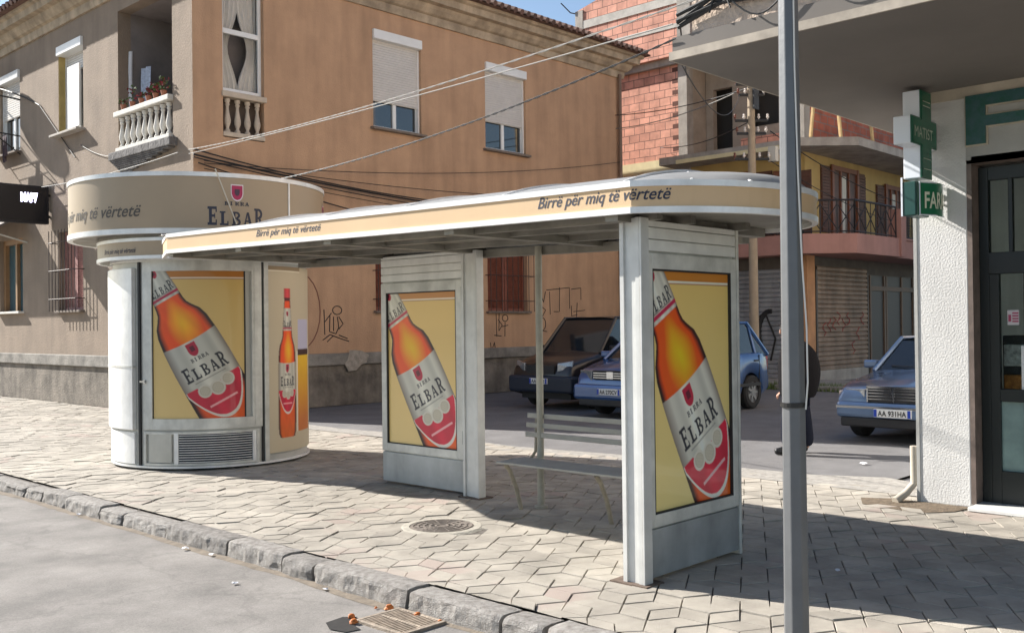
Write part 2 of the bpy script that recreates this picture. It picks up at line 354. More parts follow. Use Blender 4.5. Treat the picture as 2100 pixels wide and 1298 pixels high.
# asphalt material gets cracks, pale grit and darker damp patches near the kerb
def upgrade_asphalt(M, grit=0.5):
    n = M.node_tree.nodes; l = M.node_tree.links; b = n['Principled BSDF']; src = b.inputs['Base Color'].links[0].from_socket
    tc = n.new('ShaderNodeTexCoord'); v = n.new('ShaderNodeTexNoise'); v.inputs['Scale'].default_value = 70; v.inputs['Detail'].default_value = 6; v.inputs['Roughness'].default_value = .8; l.new(tc.outputs['Object'], v.inputs['Vector'])
    r = n.new('ShaderNodeMapRange'); r.inputs[1].default_value = 0.35; r.inputs[2].default_value = 0.7; r.inputs[3].default_value = 0.78; r.inputs[4].default_value = 1.25; l.new(v.outputs[0], r.inputs[0])
    m1 = n.new('ShaderNodeMix'); m1.data_type = 'RGBA'; m1.blend_type = 'MULTIPLY'; m1.inputs[0].default_value = grit; l.new(src, m1.inputs[6]); l.new(r.outputs[0], m1.inputs[7])
    vo = n.new('ShaderNodeTexVoronoi'); vo.feature = 'DISTANCE_TO_EDGE'; vo.inputs['Scale'].default_value = 0.55
    nz = n.new('ShaderNodeTexNoise'); nz.inputs['Scale'].default_value = 3; nz.inputs['Detail'].default_value = 8; l.new(tc.outputs['Object'], nz.inputs['Vector'])
    vm = n.new('ShaderNodeVectorMath'); vm.operation = 'MULTIPLY_ADD'; vm.inputs[1].default_value = (0.5, 0.5, 0.5); l.new(nz.outputs[1], vm.inputs[0]); l.new(tc.outputs['Object'], vm.inputs[2]); l.new(vm.outputs[0], vo.inputs['Vector'])
    lt = n.new('ShaderNodeMapRange'); lt.inputs[1].default_value = 0.0; lt.inputs[2].default_value = 0.012; lt.inputs[3].default_value = 0.62; lt.inputs[4].default_value = 1.0; l.new(vo.outputs[0], lt.inputs[0])
    m2 = n.new('ShaderNodeMix'); m2.data_type = 'RGBA'; m2.blend_type = 'MULTIPLY'; m2.inputs[0].default_value = 0.4; l.new(m1.outputs[2], m2.inputs[6]); l.new(lt.outputs[0], m2.inputs[7])
    l.new(m2.outputs[2], b.inputs['Base Color'])
upgrade_asphalt(asphalt, .9); upgrade_asphalt(asphalt2, 0.6)
def road_z(x, y): return -.12+0.010*mnoise.noise(Vector((x*.6, y*.5, 1)))*min(1, max(0, (3.9-x)/.6))
sheet('road', -30, 4.02, -20, 60, road_z, asphalt, 0.35)
sheet('side_road', 9.62, 75, 4.2, 17.2, lambda x, y: -0.006+0.006*mnoise.noise(Vector((x*.6, y*.5, 4))), asphalt2, 0.5)
sheet('side_road', 9.62, 75, -20, 4.2, -0.03, asphalt2, 4)
bedding = mat('bedding_sand', (0.12, 0.105, 0.09), 0.95, var=0.35, scale=7, bump=0.3)
sheet('pavement_bedding', 4.16, 9.62, -8, 34, -0.014, bedding, 1.0)
# a worn shoulder where the paving meets the side street
grit = mat('grit', (0.33, 0.31, 0.28), 0.95, var=0.3, scale=12, bump=0.6, bscale=90)
pv = [(9.45, 3.3), (9.9, 3.5), (10.2, 4.3), (9.95, 5.0), (9.85, 6.2), (9.95, 7.5), (9.75, 9.2), (9.9, 11), (9.7, 13), (9.8, 15), (9.45, 16.9)]
struct(MB().add([(x+0.04*random.uniform(-1, 1), y, 0.004) for x, y in pv]+[(9.3, 16.9, 0.0036), (9.3, 3.3, 0.0036)], [tuple(range(len(pv)+2))]).build('paving_edge', grit))

# paving blocks: every rhombic block of the hexagon pattern is real relief
pav_m = mat('paving_concrete', (0.425, 0.385, 0.325), 0.85, var=0.24, scale=3.2, bump=0.5, bscale=140, island=0.13)
# occasional reddish blocks through random-per-island
def redden(M):
    n = M.node_tree.nodes; l = M.node_tree.links; b = n['Principled BSDF']; src = b.inputs['Base Color'].links[0].from_socket
    tc = n.new('ShaderNodeTexCoord'); nz = n.new('ShaderNodeTexNoise'); nz.inputs['Scale'].default_value = 0.8; l.new(tc.outputs['Object'], nz.inputs['Vector'])
    g = n.new('ShaderNodeNewGeometry'); ad = n.new('ShaderNodeMath'); ad.operation = 'MULTIPLY_ADD'; ad.inputs[1].default_value = 0.25; l.new(g.outputs['Random Per Island'], ad.inputs[0]); l.new(nz.outputs[0], ad.inputs[2])
    r = n.new('ShaderNodeMapRange'); r.inputs[1].default_value = 0.78; r.inputs[2].default_value = 0.86; l.new(ad.outputs[0], r.inputs[0])
    m1 = n.new('ShaderNodeMix'); m1.data_type = 'RGBA'; l.new(r.outputs[0], m1.inputs[0]); l.new(src, m1.inputs[6]); m1.inputs[7].default_value = (0.39, 0.32, 0.275, 1)
    # dirt clouds
    n2 = n.new('ShaderNodeTexNoise'); n2.inputs['Scale'].default_value = 0.7; n2.inputs['Detail'].default_value = 9; l.new(tc.outputs['Object'], n2.inputs['Vector'])
    r2 = n.new('ShaderNodeMapRange'); r2.inputs[1].default_value = 0.4; r2.inputs[2].default_value = 0.75; r2.inputs[3].default_value = 1.0; r2.inputs[4].default_value = 0.72; l.new(n2.outputs[0], r2.inputs[0])
    m2 = n.new('ShaderNodeMix'); m2.data_type = 'RGBA'; m2.blend_type = 'MULTIPLY'; m2.inputs[0].default_value = 1; l.new(m1.outputs[2], m2.inputs[6]); l.new(r2.outputs[0], m2.inputs[7])
    l.new(m2.outputs[2], b.inputs['Base Color'])
redden(pav_m)
def pavers():
    mb = MB(); e = 0.1935; ax = e*sqrt(3); ry = e*1.5; X0, X1, Y0, Y1 = 4.2, 9.66, -3.0, 30.0
    x_ref, y_ref = 4.65, 4.32
    for j in range(int((Y0-y_ref)/ry)-1, int((Y1-y_ref)/ry)+2):
        for i in range(-3, 18):
            cx = x_ref+i*ax+(ax/2 if j % 2 else 0); cy = y_ref+j*ry
            if not (X0-0.4 < cx < X1+0.2): continue
            if (cx-5.49)**2+(cy-6.05)**2 < 0.30**2: continue
            V = [(cx+e*cos(radians(30+60*k)), cy+e*sin(radians(30+60*k))) for k in range(6)]
            for k in (0, 2, 4):
                q = [(cx, cy), V[k], V[(k+1) % 6], V[(k+2) % 6]]; mx = sum(p[0] for p in q)/4; my = sum(p[1] for p in q)/4
                z = random.gauss(0, 0.0026)+0.006*mnoise.noise(Vector((mx*.9, my*.9, 0))); tx, ty = random.gauss(0, .009), random.gauss(0, .009)
                top = []; bot = []; mid = []
                for n_, (px, py) in enumerate(q):
                    px += mx*0; g = 0.05 if n_ else 0.02
                    f1 = 1-g-0.022; f0 = 1-g
                    a = (mx+(px-mx)*f1, my+(py-my)*f1); b_ = (mx+(px-mx)*f0, my+(py-my)*f0)
                    cl = lambda p: (min(max(p[0], X0), X1), p[1])
                    a, b_ = cl(a), cl(b_); zz = z+tx*(a[0]-mx)+ty*(a[1]-my)
                    top.append((a[0], a[1], zz)); mid.append((b_[0], b_[1], zz-0.0035)); bot.append((b_[0], b_[1], -0.02))
                mb.add(top+mid+bot, [(0,1,2,3)]+[(4+n_, 4+(n_+1) % 4, (n_+1) % 4, n_) for n_ in range(4)]+[(8+n_, 8+(n_+1) % 4, 4+(n_+1) % 4, 4+n_) for n_ in range(4)])
    return mb
struct(pavers().build('pavement', pav_m))

# kerb of rough granite blocks
kerb_m = mat('kerb_granite', (0.34, 0.32, 0.295), 0.9, var=0.4, scale=22, bump=1.0, bscale=130, island=0.2, dark=(0.22, 0.2, 0.18))
def kerb():
    mb = MB(); y = -4.0; joints = [3.93, 4.74, 5.75, 6.15, 6.9]
    while y < 34:
        L = random.choice((0.45, 0.6, 0.8, 1.0, 1.1))
        for jy in joints:
            if y < jy-0.25 < y+L: L = jy-y; break
        gap = random.uniform(0.012, 0.04); n = max(4, int(L/0.045)); sk = random.uniform(-.012, .012); hz = random.uniform(-.014, .01)
        prof = [(4.205,-.2),(4.205,-.006),(4.15,.003),(4.09,.005),(4.04,.003),(4.012,-.008),(4.004,-.03),(4.0,-.06),(3.996,-.1),(3.99,-.2)]; vs = []
        for i in range(n+1):
            t = i/n; yy = y+gap/2+(L-gap)*t; en = max(0, 1-min(t, 1-t)*n/1.3)
            for k, (px, pz) in enumerate(prof):
                nn = mnoise.noise(Vector((yy*9, px*60, pz*14))); n2 = mnoise.noise(Vector((yy*2.3, k*.8, 5)))
                fx = 0 if k < 2 else 1; cx, cz = 4.1, -0.07; s_ = 1-0.1*en*fx
                vs.append((cx+(px-cx)*s_+fx*(nn*.016+n2*.01+.007*mnoise.noise(Vector((yy*40, pz*9, 2))))+sk, yy, cz+(pz-cz)*(s_ if pz > -.1 else 1)+(nn*.006+hz if 1 <= k <= 6 else 0)))
        m_ = len(prof); fs = [(i*m_+k, i*m_+k+1, (i+1)*m_+k+1, (i+1)*m_+k) for i in range(n) for k in range(m_-1)]+[tuple(range(m_)), tuple(range(n*m_, n*m_+m_))[::-1]]
        mb.add(vs, fs); y += L
    return mb
struct(kerb().build('kerb', kerb_m, smooth=False))
# grimy silt line in the gutter
struct(MB().add([(3.93+0.07*mnoise.noise(Vector((y*.9, 0, 0)))-.05*abs(mnoise.noise(Vector((y*4, 3, 0)))), y, -.1185) for y in [i*.1 for i in range(-30, 300)]]+[(4.02, y, -.1165) for y in [i*.1 for i in range(299, -31, -1)]], [(i, i+1, 658-i, 659-i) for i in range(329)]).build('gutter_silt', mat('silt', (0.2, 0.165, 0.125), 0.95, var=0.35, scale=9, bump=0.5)))

# ================================================================== OCHRE CORNER BUILDING
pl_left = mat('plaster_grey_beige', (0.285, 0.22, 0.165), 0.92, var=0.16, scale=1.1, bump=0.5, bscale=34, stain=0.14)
pl_right = mat('plaster_ochre', (0.53, 0.328, 0.2), 0.9, var=0.10, scale=1.6, bump=0.5, bscale=30, stain=0.2)
plinth_m = mat('plinth_render', (0.23, 0.2, 0.165), 0.95, var=0.45, scale=2.2, bump=0.9, bscale=22, stain=0.4)
band_m = mat('plinth_band', (0.27, 0.25, 0.22), 0.95, var=0.4, scale=2.6, bump=0.7, bscale=30)
corn_m = mat('cornice_stone', (0.47, 0.37, 0.26), 0.9, var=0.3, scale=2.5, bump=0.4, stain=0.35)
tile_m = mat('roof_tile', (0.15, 0.085, 0.065), 0.85, var=0.35, scale=6, island=0.25)
white_pvc = mat('white_pvc', (0.80, 0.80, 0.78), 0.35, var=0.05, scale=3)
shut_m = mat('shutter_pvc', (0.66, 0.63, 0.59), 0.5, var=0.06, scale=5, bump=0.0)
sill_m = mat('sill_stone', (0.2, 0.16, 0.13), 0.8, var=0.25, scale=8)
glass_m = mat('window_glass', (0.015, 0.018, 0.02), 0.04, spec=0.8, coat=0.6)
room_m = mat('dark_room', (0.05, 0.045, 0.04), 0.9)
white_m = mat('white_limewash', (0.66, 0.63, 0.57), 0.8, var=0.15, scale=5, bump=0.2)
curt_m = mat('curtain', (0.85, 0.81, 0.74), 0.9, var=0.12, scale=2)
LX, RY = WX(9.25), WY(17.0); XE = 22.5; YE = 46.0
ob = thing('corner_house', 'two storey ochre plastered corner house with tiled roof, stone cornice, corner loggia and grey plinth', 'building', (15.5, 24, 0))
Lh = [(17.77, 20.1, 5.28, 8.3), (21.82, 23.16, 6.1, 8.15), (25.5, 26.85, 6.1, 8.1), (21.9, 23.2, 2.1, 3.9), (25.4, 26.95, 2.13, 3.95), (31, 32.4, 6.1, 8.1), (31, 32.4, 2.1, 3.9)]
Rh = [(9.88, 10.79, 5.33, 8.36), (13.53, 14.93, 6.02, 8.17), (17.0, 18.46, 5.97, 8.09), (13.55, 14.9, 2.0, 3.75), (17.02, 18.45, 2.0, 3.75)]
wall(LX, 17.0, YE, 1.1, 8.8, Lh, 0.28).build('side_wall', pl_left, ob)
wall(RY, 9.25, XE, 1.1, 8.8, Rh, 0.22).build('street_wall', pl_right, ob)
# far end and back walls
MB().add([(XE, 17, 0), (XE, 34, 0), (XE, 34, 8.8), (XE, 17, 8.8)], [(0,1,2,3)]).build('end_wall', pl_right, ob)
MB().add([(XE, 34, 0), (9.25, YE, 0), (9.25, YE, 8.8), (XE, 34, 8.8)], [(0,1,2,3)]).build('back_wall', pl_right, ob)
mb = MB(); mb.fbox(LX, 16.93, YE, 0.0, 0.07, 0, .85).fbox(RY, 9.25, XE, 0.0, 0.07, 0, .85)
mb.build('plinth', plinth_m, ob, bevel=0.012)
mb = MB(); mb.fbox(LX, 16.87, YE, -.02, 0.13, .85, 1.1).fbox(RY, 9.25, XE, -.02, 0.13, .852, 1.1)
mb.build('plinth_ledge', band_m, ob, bevel=0.02)
# cornice profile swept round the corner (mitred)
prof = [(0, 8.62), (0.05, 8.62), (0.07, 8.72), (0.07, 8.8), (0.14, 8.83), (0.22, 8.92), (0.25, 9.0), (0.38, 9.02), (0.40, 9.17), (0.47, 9.2), (0.47, 9.27), (0, 9.27)]
mb = MB(); vs = []
for ux, uy in ((9.25, YE), (9.25, 17.0), (XE, 17.0), (XE, 34)):
    for d, z in prof:
        dx = -d if ux == 9.25 else d; dy = -d if uy == 17.0 else 0
        vs.append((ux+dx, uy+dy, z))
n = len(prof); mb.add(vs, [(i*n+k, i*n+(k+1) % n, (i+1)*n+(k+1) % n, (i+1)*n+k) for i in range(3) for k in range(n)])
mb.build('cornice', corn_m, ob)
# roof: tiled hip with rows of half-round tiles
rz = 9.3; ov = 0.62
def roof():
    mb = MB(); x0, x1, y0, y1 = 9.25-ov, XE+ov, 17-ov, YE; ry_ = y0+7.2; rh = rz+2.9
    mb.add([(x0, y0, rz), (x1, y0, rz), (x1-6.8, ry_, rh), (x0+7.2, ry_, rh)], [(0,1,2,3)])
    mb.add([(x0, y1, rz), (x0, y0, rz), (x0+7.2, ry_, rh), (x0+7.2, y1, rh)], [(0,1,2,3)])
    mb.add([(x1, y0, rz), (x1, 34, rz), (x1-6.8, 34, rh), (x1-6.8, ry_, rh)], [(0,1,2,3)])
    mb.add([(x0, y0, rz-.03), (x1, y0, rz-.03), (x1, 34, rz-.03), (x0, y1, rz-.03)], [(0,1,2,3)])
    # ribs of tiles up both visible slopes
    k = 0
    for i in range(int((x1-x0)/0.235)):
        x = x0+0.12+i*0.235; t = min(1, (x-x0)/7.2, (x1-x)/6.8)
        pts = [(x, y0-0.03, rz+0.02), (x, y0+7.2*t, rz+0.02+2.9*t)]; 
        for s_ in range(1, 7):
            pass
        mb.tube(pts, 0.075, 6)
    for i in range(int((y1-y0)/0.235)):
        y = y0+0.12+i*0.235; t = min(1, (y-y0)/7.2); mb.tube([(x0-0.03, y, rz+0.02), (x0+7.2*t, y, rz+0.02+2.9*t)], 0.075, 6)
    return mb
ro = roof().build('roof', tile_m, ob)
MB().box(19.6, 21.6, 20.5, 22.0, 10.4, 11.15).box(19.5, 21.7, 20.4, 22.1, 11.15, 11.25).build('chimney', mat('roof_concrete', (0.35, 0.33, 0.31), 0.9, var=0.25), ro, bevel=0.02)
single('water_tank', MB().lathe([(0.0, 11.25), (0.42, 11.25), (0.44, 11.3), (0.44, 12.0), (0.40, 12.06), (0.12, 12.1), (0.12, 12.16), (0, 12.16)], (23.7-2.6, 21.2, 0), seg=20).box(20.6, 21.6, 20.9, 21.5, 11.25, 11.29), mat('black_plastic', (0.02, 0.02, 0.025), 0.4), (21.1, 21.2, 11.25), 'black plastic water tank standing on the concrete block of the tiled roof', 'water tank')

def win_white(fr, u0, u1, z0, z1, zs, d=-0.12, shutter=True, box=True, panes=2, name='window', curtains=False, transom=None):
    """white window set back in its opening: frame > panes, shutter, box"""
    f = 0.07; fm = MB()
    fm.fbox(fr, u0, u1, d-.06, d, z0, z0+f).fbox(fr, u0, u1, d-.06, d, z1-f, z1).fbox(fr, u0, u0+f, d-.06, d, z0+f, z1-f).fbox(fr, u1-f, u1, d-.06, d, z0+f, z1-f)
    if transom: fm.fbox(fr, u0+f, u1-f, d-.06, d+.004, transom-.05, transom+.05)
    for k in range(1, panes):
        um = u0+(u1-u0)*k/panes; fm.fbox(fr, um-.05, um+.05, d-.06, d+.003, z0+f, (transom-.05) if transom else z1-f)
    w_ = fm.build(name, white_pvc, ob, bevel=0.006)
    MB().fbox(fr, u0+f-.01, u1-f+.01, d-.045, d-.035, z0+f-.01, z1-f+.01).build('pane', glass_m if not curtains else mat('clear_glass', (0.9, 0.9, 0.9), 0.02, trans=1.0, ior=1.1), w_)
    if shutter:
        sm = MB(); zz = z1-0.2; 
        while zz > zs:
            zb = max(zs, zz-0.055); sm.fbox(fr, u0+.03, u1-.03, d+.012, d+.034, zb+.011, zz); sm.fbox(fr, u0+.03, u1-.03, d+.01, d+.014, zb, zb+.011); zz -= 0.055
        sm.build('roller_shutter', shut_m, w_)
        MB().fbox(fr, u0, u0+.05, d, d+.05, z0+.0, z1-.21).fbox(fr, u1-.05, u1, d, d+.05, z0+.0, z1-.21).build('shutter_rail', white_pvc, w_)
    if box: MB().fbox(fr, u0-.0, u1+.0, d, 0.06, z1-.2, z1+.005).build('shutter_box', white_pvc, w_, bevel=0.01)
    return w_
def sill(fr, u0, u1, z, par, d=0.12, m=None, side=0.08):
    MB().fbox(fr, u0-side, u1+side, -.2, d, z-.055, z).build('sill', m or sill_m, par, bevel=0.008)
w1 = win_white(RY, 13.53, 14.93, 6.02, 8.17, 6.62); sill(RY, 13.53, 14.93, 6.02, w1)
w2 = win_white(RY, 17.0, 18.46, 5.97, 8.09, 6.66); sill(RY, 17.0, 18.46, 5.97, w2)
# corner window above balusters
w3 = win_white(RY, 9.88, 10.79, 6.24, 8.36, 0, d=-.1, shutter=False, box=False, panes=1, curtains=True, transom=7.42)
def curtain(fr, u0, u1, z0, z1, d, pull):
    mb = MB(); nx, nz = 26, 14; vs = []
    for j in range(nz+1):
        t = j/nz
        for i in range(nx+1):
            s_ = i/nx; g = 1-0.55*math.exp(-((t-0.42)/0.25)**2); u = (u0+(u1-u0)*s_*g) if pull > 0 else (u1-(u1-u0)*(1-s_)*g)
            vs.append(fr(u, d+0.03*sin(s_*26), z0+(z1-z0)*t))
    mb.add(vs, [(j*(nx+1)+i, j*(nx+1)+i+1, (j+1)*(nx+1)+i+1, (j+1)*(nx+1)+i) for j in range(nz) for i in range(nx)]); return mb
curtain(RY, 9.93, 10.36, 6.3, 8.3, -.26, 1).build('curtain', curt_m, w3, smooth=True)
curtain(RY, 10.32, 10.76, 6.3, 8.3, -.27, -1).build('curtain', curt_m, w3, smooth=True)
MB().fbox(RY, 9.7, 11.0, -1.4, -1.35, 5.2, 8.5).build('room_back', mat('room_beige', (0.3, 0.26, 0.2), 0.9), w3)
def baluster(h=0.7):
    k = h/0.72; return [(0.055, 0), (0.055, .05*k), (0.035, .07*k), (0.03, .1*k), (0.062, .2*k), (0.066, .27*k), (0.045, .4*k), (0.03, .5*k), (0.03, .56*k), (0.048, .6*k), (0.035, .63*k), (0.055, .66*k), (0.055, .72*k)]
def balustrade(fr, u0, u1, z0, z1, d0, d1, n, m, ends=True):
    b_ = MB().fbox(fr, u0-.05, u1+.05, d0-.04, d1+.05, z1-.11, z1).build('balustrade', m, ob, bevel=0.015); MB().fbox(fr, u0-.02, u1+.02, d0-.02, d1+.02, z0, z0+.09).build('foot_rail', m, b_, bevel=.01)
    for i in range(n):
        u = u0+(u1-u0)*(i+.5)/n; c = fr(u, (d0+d1)/2, z0+.09); mb = MB(); mb.lathe(baluster(z1-z0-.22), c, seg=12); mb.build('baluster', m, b_, smooth=True)
    return b_
balustrade(RY, 9.9, 10.78, 5.35, 6.22, -.14, 0.0, 4, mat('baluster_cream', (0.55, 0.46, 0.36), 0.85, var=0.15, scale=6))
MB().fbox(RY, 9.88, 10.79, -.21, -.2, 5.33, 6.24).build('niche_panel', mat('niche_dark', (0.12, 0.09, 0.07), 0.9), ob)
balustrade(LX, 17.8, 20.07, 5.33, 6.17, -.08, .06, 9, white_m)
# loggia interior
lg = MB(); lg.fbox(LX, 17.6, 20.3, -2.6, -.28, 5.1, 5.28).fbox(LX, 17.5, 20.4, -2.7, -2.6, 5.2, 8.5).fbox(LX, 17.55, 17.765, -2.6, -.285, 5.28, 8.3).fbox(LX, 20.1, 20.3, -2.6, -.28, 5.28, 8.5).fbox(LX, 17.5, 20.4, -2.7, -.28, 8.3, 8.45)
lg.build('loggia', mat('loggia_grey', (0.24, 0.21, 0.2), 0.9, var=0.2, scale=1.5), ob)
# sagging slab and crumbling bracket under the loggia
mb = MB(); mb.fbox(LX, 17.6, 20.25, -.1, .16, 5.16, 5.33)
for i in range(9): mb.fbox(LX, 17.7+.25*i, 20.2-.04*i, -.05, .14-.014*i, 5.16-.035*(i+1), 5.16-.035*i)
mb.build('loggia_slab', mat('weathered_slab', (0.16, 0.15, 0.145), 0.95, var=0.5, scale=5, bump=1.0, bscale=18), ob, bevel=0.02)
# window of the side wall: recessed, opened casement, ochre reveal
w4 = win_white(LX, 21.82, 23.16, 6.12, 8.15, 7.55, d=-.2, panes=2); sill(LX, 21.82, 23.16, 6.12, w4, .2, mat('sill_pale', (0.42, 0.38, 0.33), 0.8, var=.2))
MB().fbox(LX, 22.0, 22.62, -.02, .02, 6.2, 7.6).build('open_casement', white_pvc, w4)
MB().fbox(LX, 23.14, 23.162, -.19, -.005, 6.12, 7.95).build('reveal', mat('reveal_ochre', (0.45, 0.33, 0.12), 0.9, var=.15), w4)
w5 = win_white(LX, 25.5, 26.85, 6.1, 8.1, 7.0, d=-.12, panes=2); sill(LX, 25.5, 26.85, 6.1, w5, .14)
# ground floor windows with grilles
grille_m = mat('grille_iron', (0.06, 0.045, 0.04), 0.6, metal=0.3)
mosaic = mat('pink_shutter', (0.42, 0.22, 0.2), 0.8, var=0.3, scale=14)
redwood = mat('red_brown_shutter', (0.24, 0.075, 0.045), 0.6, var=0.2, scale=7)
def grille(fr, u0, u1, z0, z1, d, par, n=8, hz=(.15, .5, .85)):
    mb = MB()
    for i in range(n+1):
        u = u0+(u1-u0)*i/n; mb.tube([fr(u, d, z0), fr(u, d, z1)], .009, 6)
    for h in hz:
        z = z0+(z1-z0)*h; mb.tube([fr(u0-.02, -.02, z), fr(u0-.02, d, z), fr(u1+.02, d, z), fr(u1+.02, -.02, z)], .011, 6)
    mb.build('grille', grille_m, par)
def slatwin(fr, u0, u1, z0, z1, m, gd, name='window'):
    mb = MB(); mb.fbox(fr, u0, u1, -.2, -.16, z0, z1); f = .06
    for a, b in ((u0, (u0+u1)/2-.01), ((u0+u1)/2+.01, u1)):
        mb.fbox(fr, a, a+f, -.16, -.12, z0, z1).fbox(fr, b-f, b, -.16, -.12, z0, z1).fbox(fr, a+f, b-f, -.16, -.12, z0, z0+f).fbox(fr, a+f, b-f, -.16, -.12, z1-f, z1)
        z = z0+f+.02
        while z < z1-f-.04: mb.add([fr(a+f, -.15, z), fr(b-f, -.15, z), fr(b-f, -.125, z+.03), fr(a+f, -.125, z+.03)], [(0,1,2,3)]); z += .045
    w_ = mb.build(name, m, ob); sill(fr, u0, u1, z0, w_, .1, side=.06); grille(fr, u0-.05, u1+.08, z0-.02, z1+.02, gd, w_); return w_
slatwin(RY, 13.55, 14.9, 2.0, 3.75, redwood, .16); slatwin(RY, 17.02, 18.45, 2.0, 3.75, redwood, .16)
wg = slatwin(LX, 21.9, 23.2, 2.1, 3.9, mosaic, .2)
mb = MB(); mb.fbox(LX, 25.4, 26.95, -.22, -.2, 2.13, 3.95); wq = mb.build('window', mat('teal_glass', (0.03, 0.1, 0.13), 0.12, coat=.5), ob)
MB().fbox(LX, 25.4, 25.52, -.2, -.1, 2.13, 3.95).fbox(LX, 26.83, 26.95, -.2, -.1, 2.13, 3.95).fbox(LX, 26.1, 26.2, -.2, -.12, 2.13, 3.95).fbox(LX, 25.52, 26.83, -.2, -.1, 3.83, 3.95).build('frame', mat('frame_brown', (0.3, 0.17, 0.08), .6, var=.2), wq)
sill(LX, 25.4, 26.95, 2.13, wq, .14, white_m)
# dark rooms behind the openings so the street does not show through
MB().fbox(LX, 16.6+4, YE-.4, -.6, -.55, .2, 8.7).fbox(RY, 11.2, XE-.3, -.55, -.5, .2, 8.7).build('inner_partition', room_m, ob)
mb = MB(); random.seed(11)
for cx_, cz_, r_ in ((12.9, .95, .36), (16.2, 1.75, .22), (18.0, 4.3, .3)):
    pts = [RY(cx_+r_*random.uniform(.6, 1.15)*cos(a*pi/6), .134 if cz_ < 1.1 else .003, cz_+.7*r_*random.uniform(.5, 1.1)*sin(a*pi/6)) for a in range(12)]; MB().add(pts, [tuple(range(12))]).build('cement_patch', mat('cement_patch', (.36, .32, .27), .95, var=.3, scale=9, bump=.5), ob)
# downpipe at the right end
MB().tube([(22.3, 16.9, 8.7), (22.3, 16.9, 1.2)], .05, 10).build('downpipe', mat('pipe_brown', (0.2, 0.13, 0.09), .5), ob)
# graffiti scribbles: thin ink strokes on the plaster
ink = mat('spray_black', (0.03, 0.025, 0.025), 0.8)
def scribble(strokes, u0, z0, s_, name='graffiti', r=.011, m=None):
    mb = MB()
    for st in strokes:
        pts = []
        for k in range(len(st)-1):
            for q in range(4): t = q/4; pts.append((st[k][0]*(1-t)+st[k+1][0]*t, st[k][1]*(1-t)+st[k+1][1]*t))
        pts.append(st[-1]); mb.tube([RY(u0+a*s_, 0.002, z0+b*s_) for a, b in pts], r, 5)
    mb.build(name, m or ink, ob)
ci = lambda cx, cy, rx, ry, a0=0, a1=360, n=12: [(cx+rx*cos(radians(a0+(a1-a0)*i/n)), cy+ry*sin(radians(a0+(a1-a0)*i/n))) for i in range(n+1)]
scribble([ci(.55, .78, .16, .12), [(.1, .8), (.12, .1)], [(.12, .45), (.35, .7)], [(.3, .62), (.28, .18), (.5, .12), (.6, .3), (.55, .6)], [(.42, .6), (.42, .2)], [(.6, .6), (.75, .4), (.6, .25)], [(.05, -.05), (.3, .1), (.6, .0), (.95, -.1)], [(.6, .08), (.9, -.02)], [(.2, -.1), (.4, .06)]], 12.1, 1.42, .75)
scribble([ci(.1, .45, .35, .55, -95, 95)], 11.45, 1.35, 1.4, r=.013, m=mat('spray_faded', (0.22, 0.1, 0.07), .9))
scribble([[(0, .9), (.02, .1)], [(.15, .95), (.13, .3), (.3, .5), (.1, .7)], ci(.45, .75, .14, .12), [(.3, .45), (.6, .5)], [(.45, .6), (.43, .1)], [(-.1, .15), (.25, .12)], [(-.3, -.1), (-.25, -.4), (-.1, -.1), (-.05, -.4)]], 17.3, 1.3, .7)
scribble([[(0, .2), (.05, .9), (.2, .6), (.3, .95)], [(.1, .1), (.3, .35), (.12, .45)], [(.35, 1), (1.5, 1.1), (1.5, .4)], [(.5, .95), (.52, .2)], [(1.0, 1.1), (.98, .3), (.7, .3)], [(1.6, 1.05), (2.1, 1.1), (2.1, .7)], [(1.6, .5), (1.6, .15), (1.9, .2)], ci(.15, -.1, .14, .2), [(0, -.3), (.35, -.35)], [(1.9, .6), (1.85, .1)], [(1.7, .3), (2.3, .35)]], 18.9, 1.75, .8)

# ================================================================== BUS SHELTER
alu = mat('painted_aluminium', (0.66, 0.655, 0.60), 0.45, metal=0.08, var=0.2, scale=5, bump=0.1, bscale=30, stain=0.3)
alu_w = mat('white_trim', (0.84, 0.84, 0.82), 0.35, metal=0.15, var=0.12, scale=6, stain=0.15)
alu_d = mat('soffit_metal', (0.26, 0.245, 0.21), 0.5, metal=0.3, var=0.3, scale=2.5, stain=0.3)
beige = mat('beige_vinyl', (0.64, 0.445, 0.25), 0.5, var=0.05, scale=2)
beige_shaded = mat('beige_vinyl_shaded', (0.385, 0.295, 0.195), 0.42, var=0.04, scale=1.5)  # darker copy of the beige: shade on ring and drum put into the colour
inkb = mat('print_navy', (0.025, 0.028, 0.05), 0.5)
inkg = mat('print_brown_grey', (0.09, 0.075, 0.06), 0.5)
advm = vcol_mat('advert_print', 0.45, 0.35)
SX, SB, SY0, SY1 = 4.87, 6.78, 3.61, 9.5; CC = (5.825, 4.05); CR = 1.0515
zsl = lambda y: 2.325+0.0165*(max(y, 2.9)-3.61)
sh = thing('bus_shelter', 'pale metal bus shelter with beige fascia and two bottle posters, right of the round kiosk', 'bus shelter', (5.85, 6.5, 0))
def cap_pts(r, n=16): return [(CC[0]+r*cos(radians(a)), CC[1]+r*sin(radians(a))) for a in [204.8+(335.2-204.8)*i/n for i in range(n+1)]]
outline = [(SX, SY1)]+cap_pts(CR)+[(SB, SY1+.2), (5.6, 10.5), (5.33, 10.5)]
outline_f = [(SX, SY1)]+cap_pts(CR, 22)+[(SB, SY1+.2)]
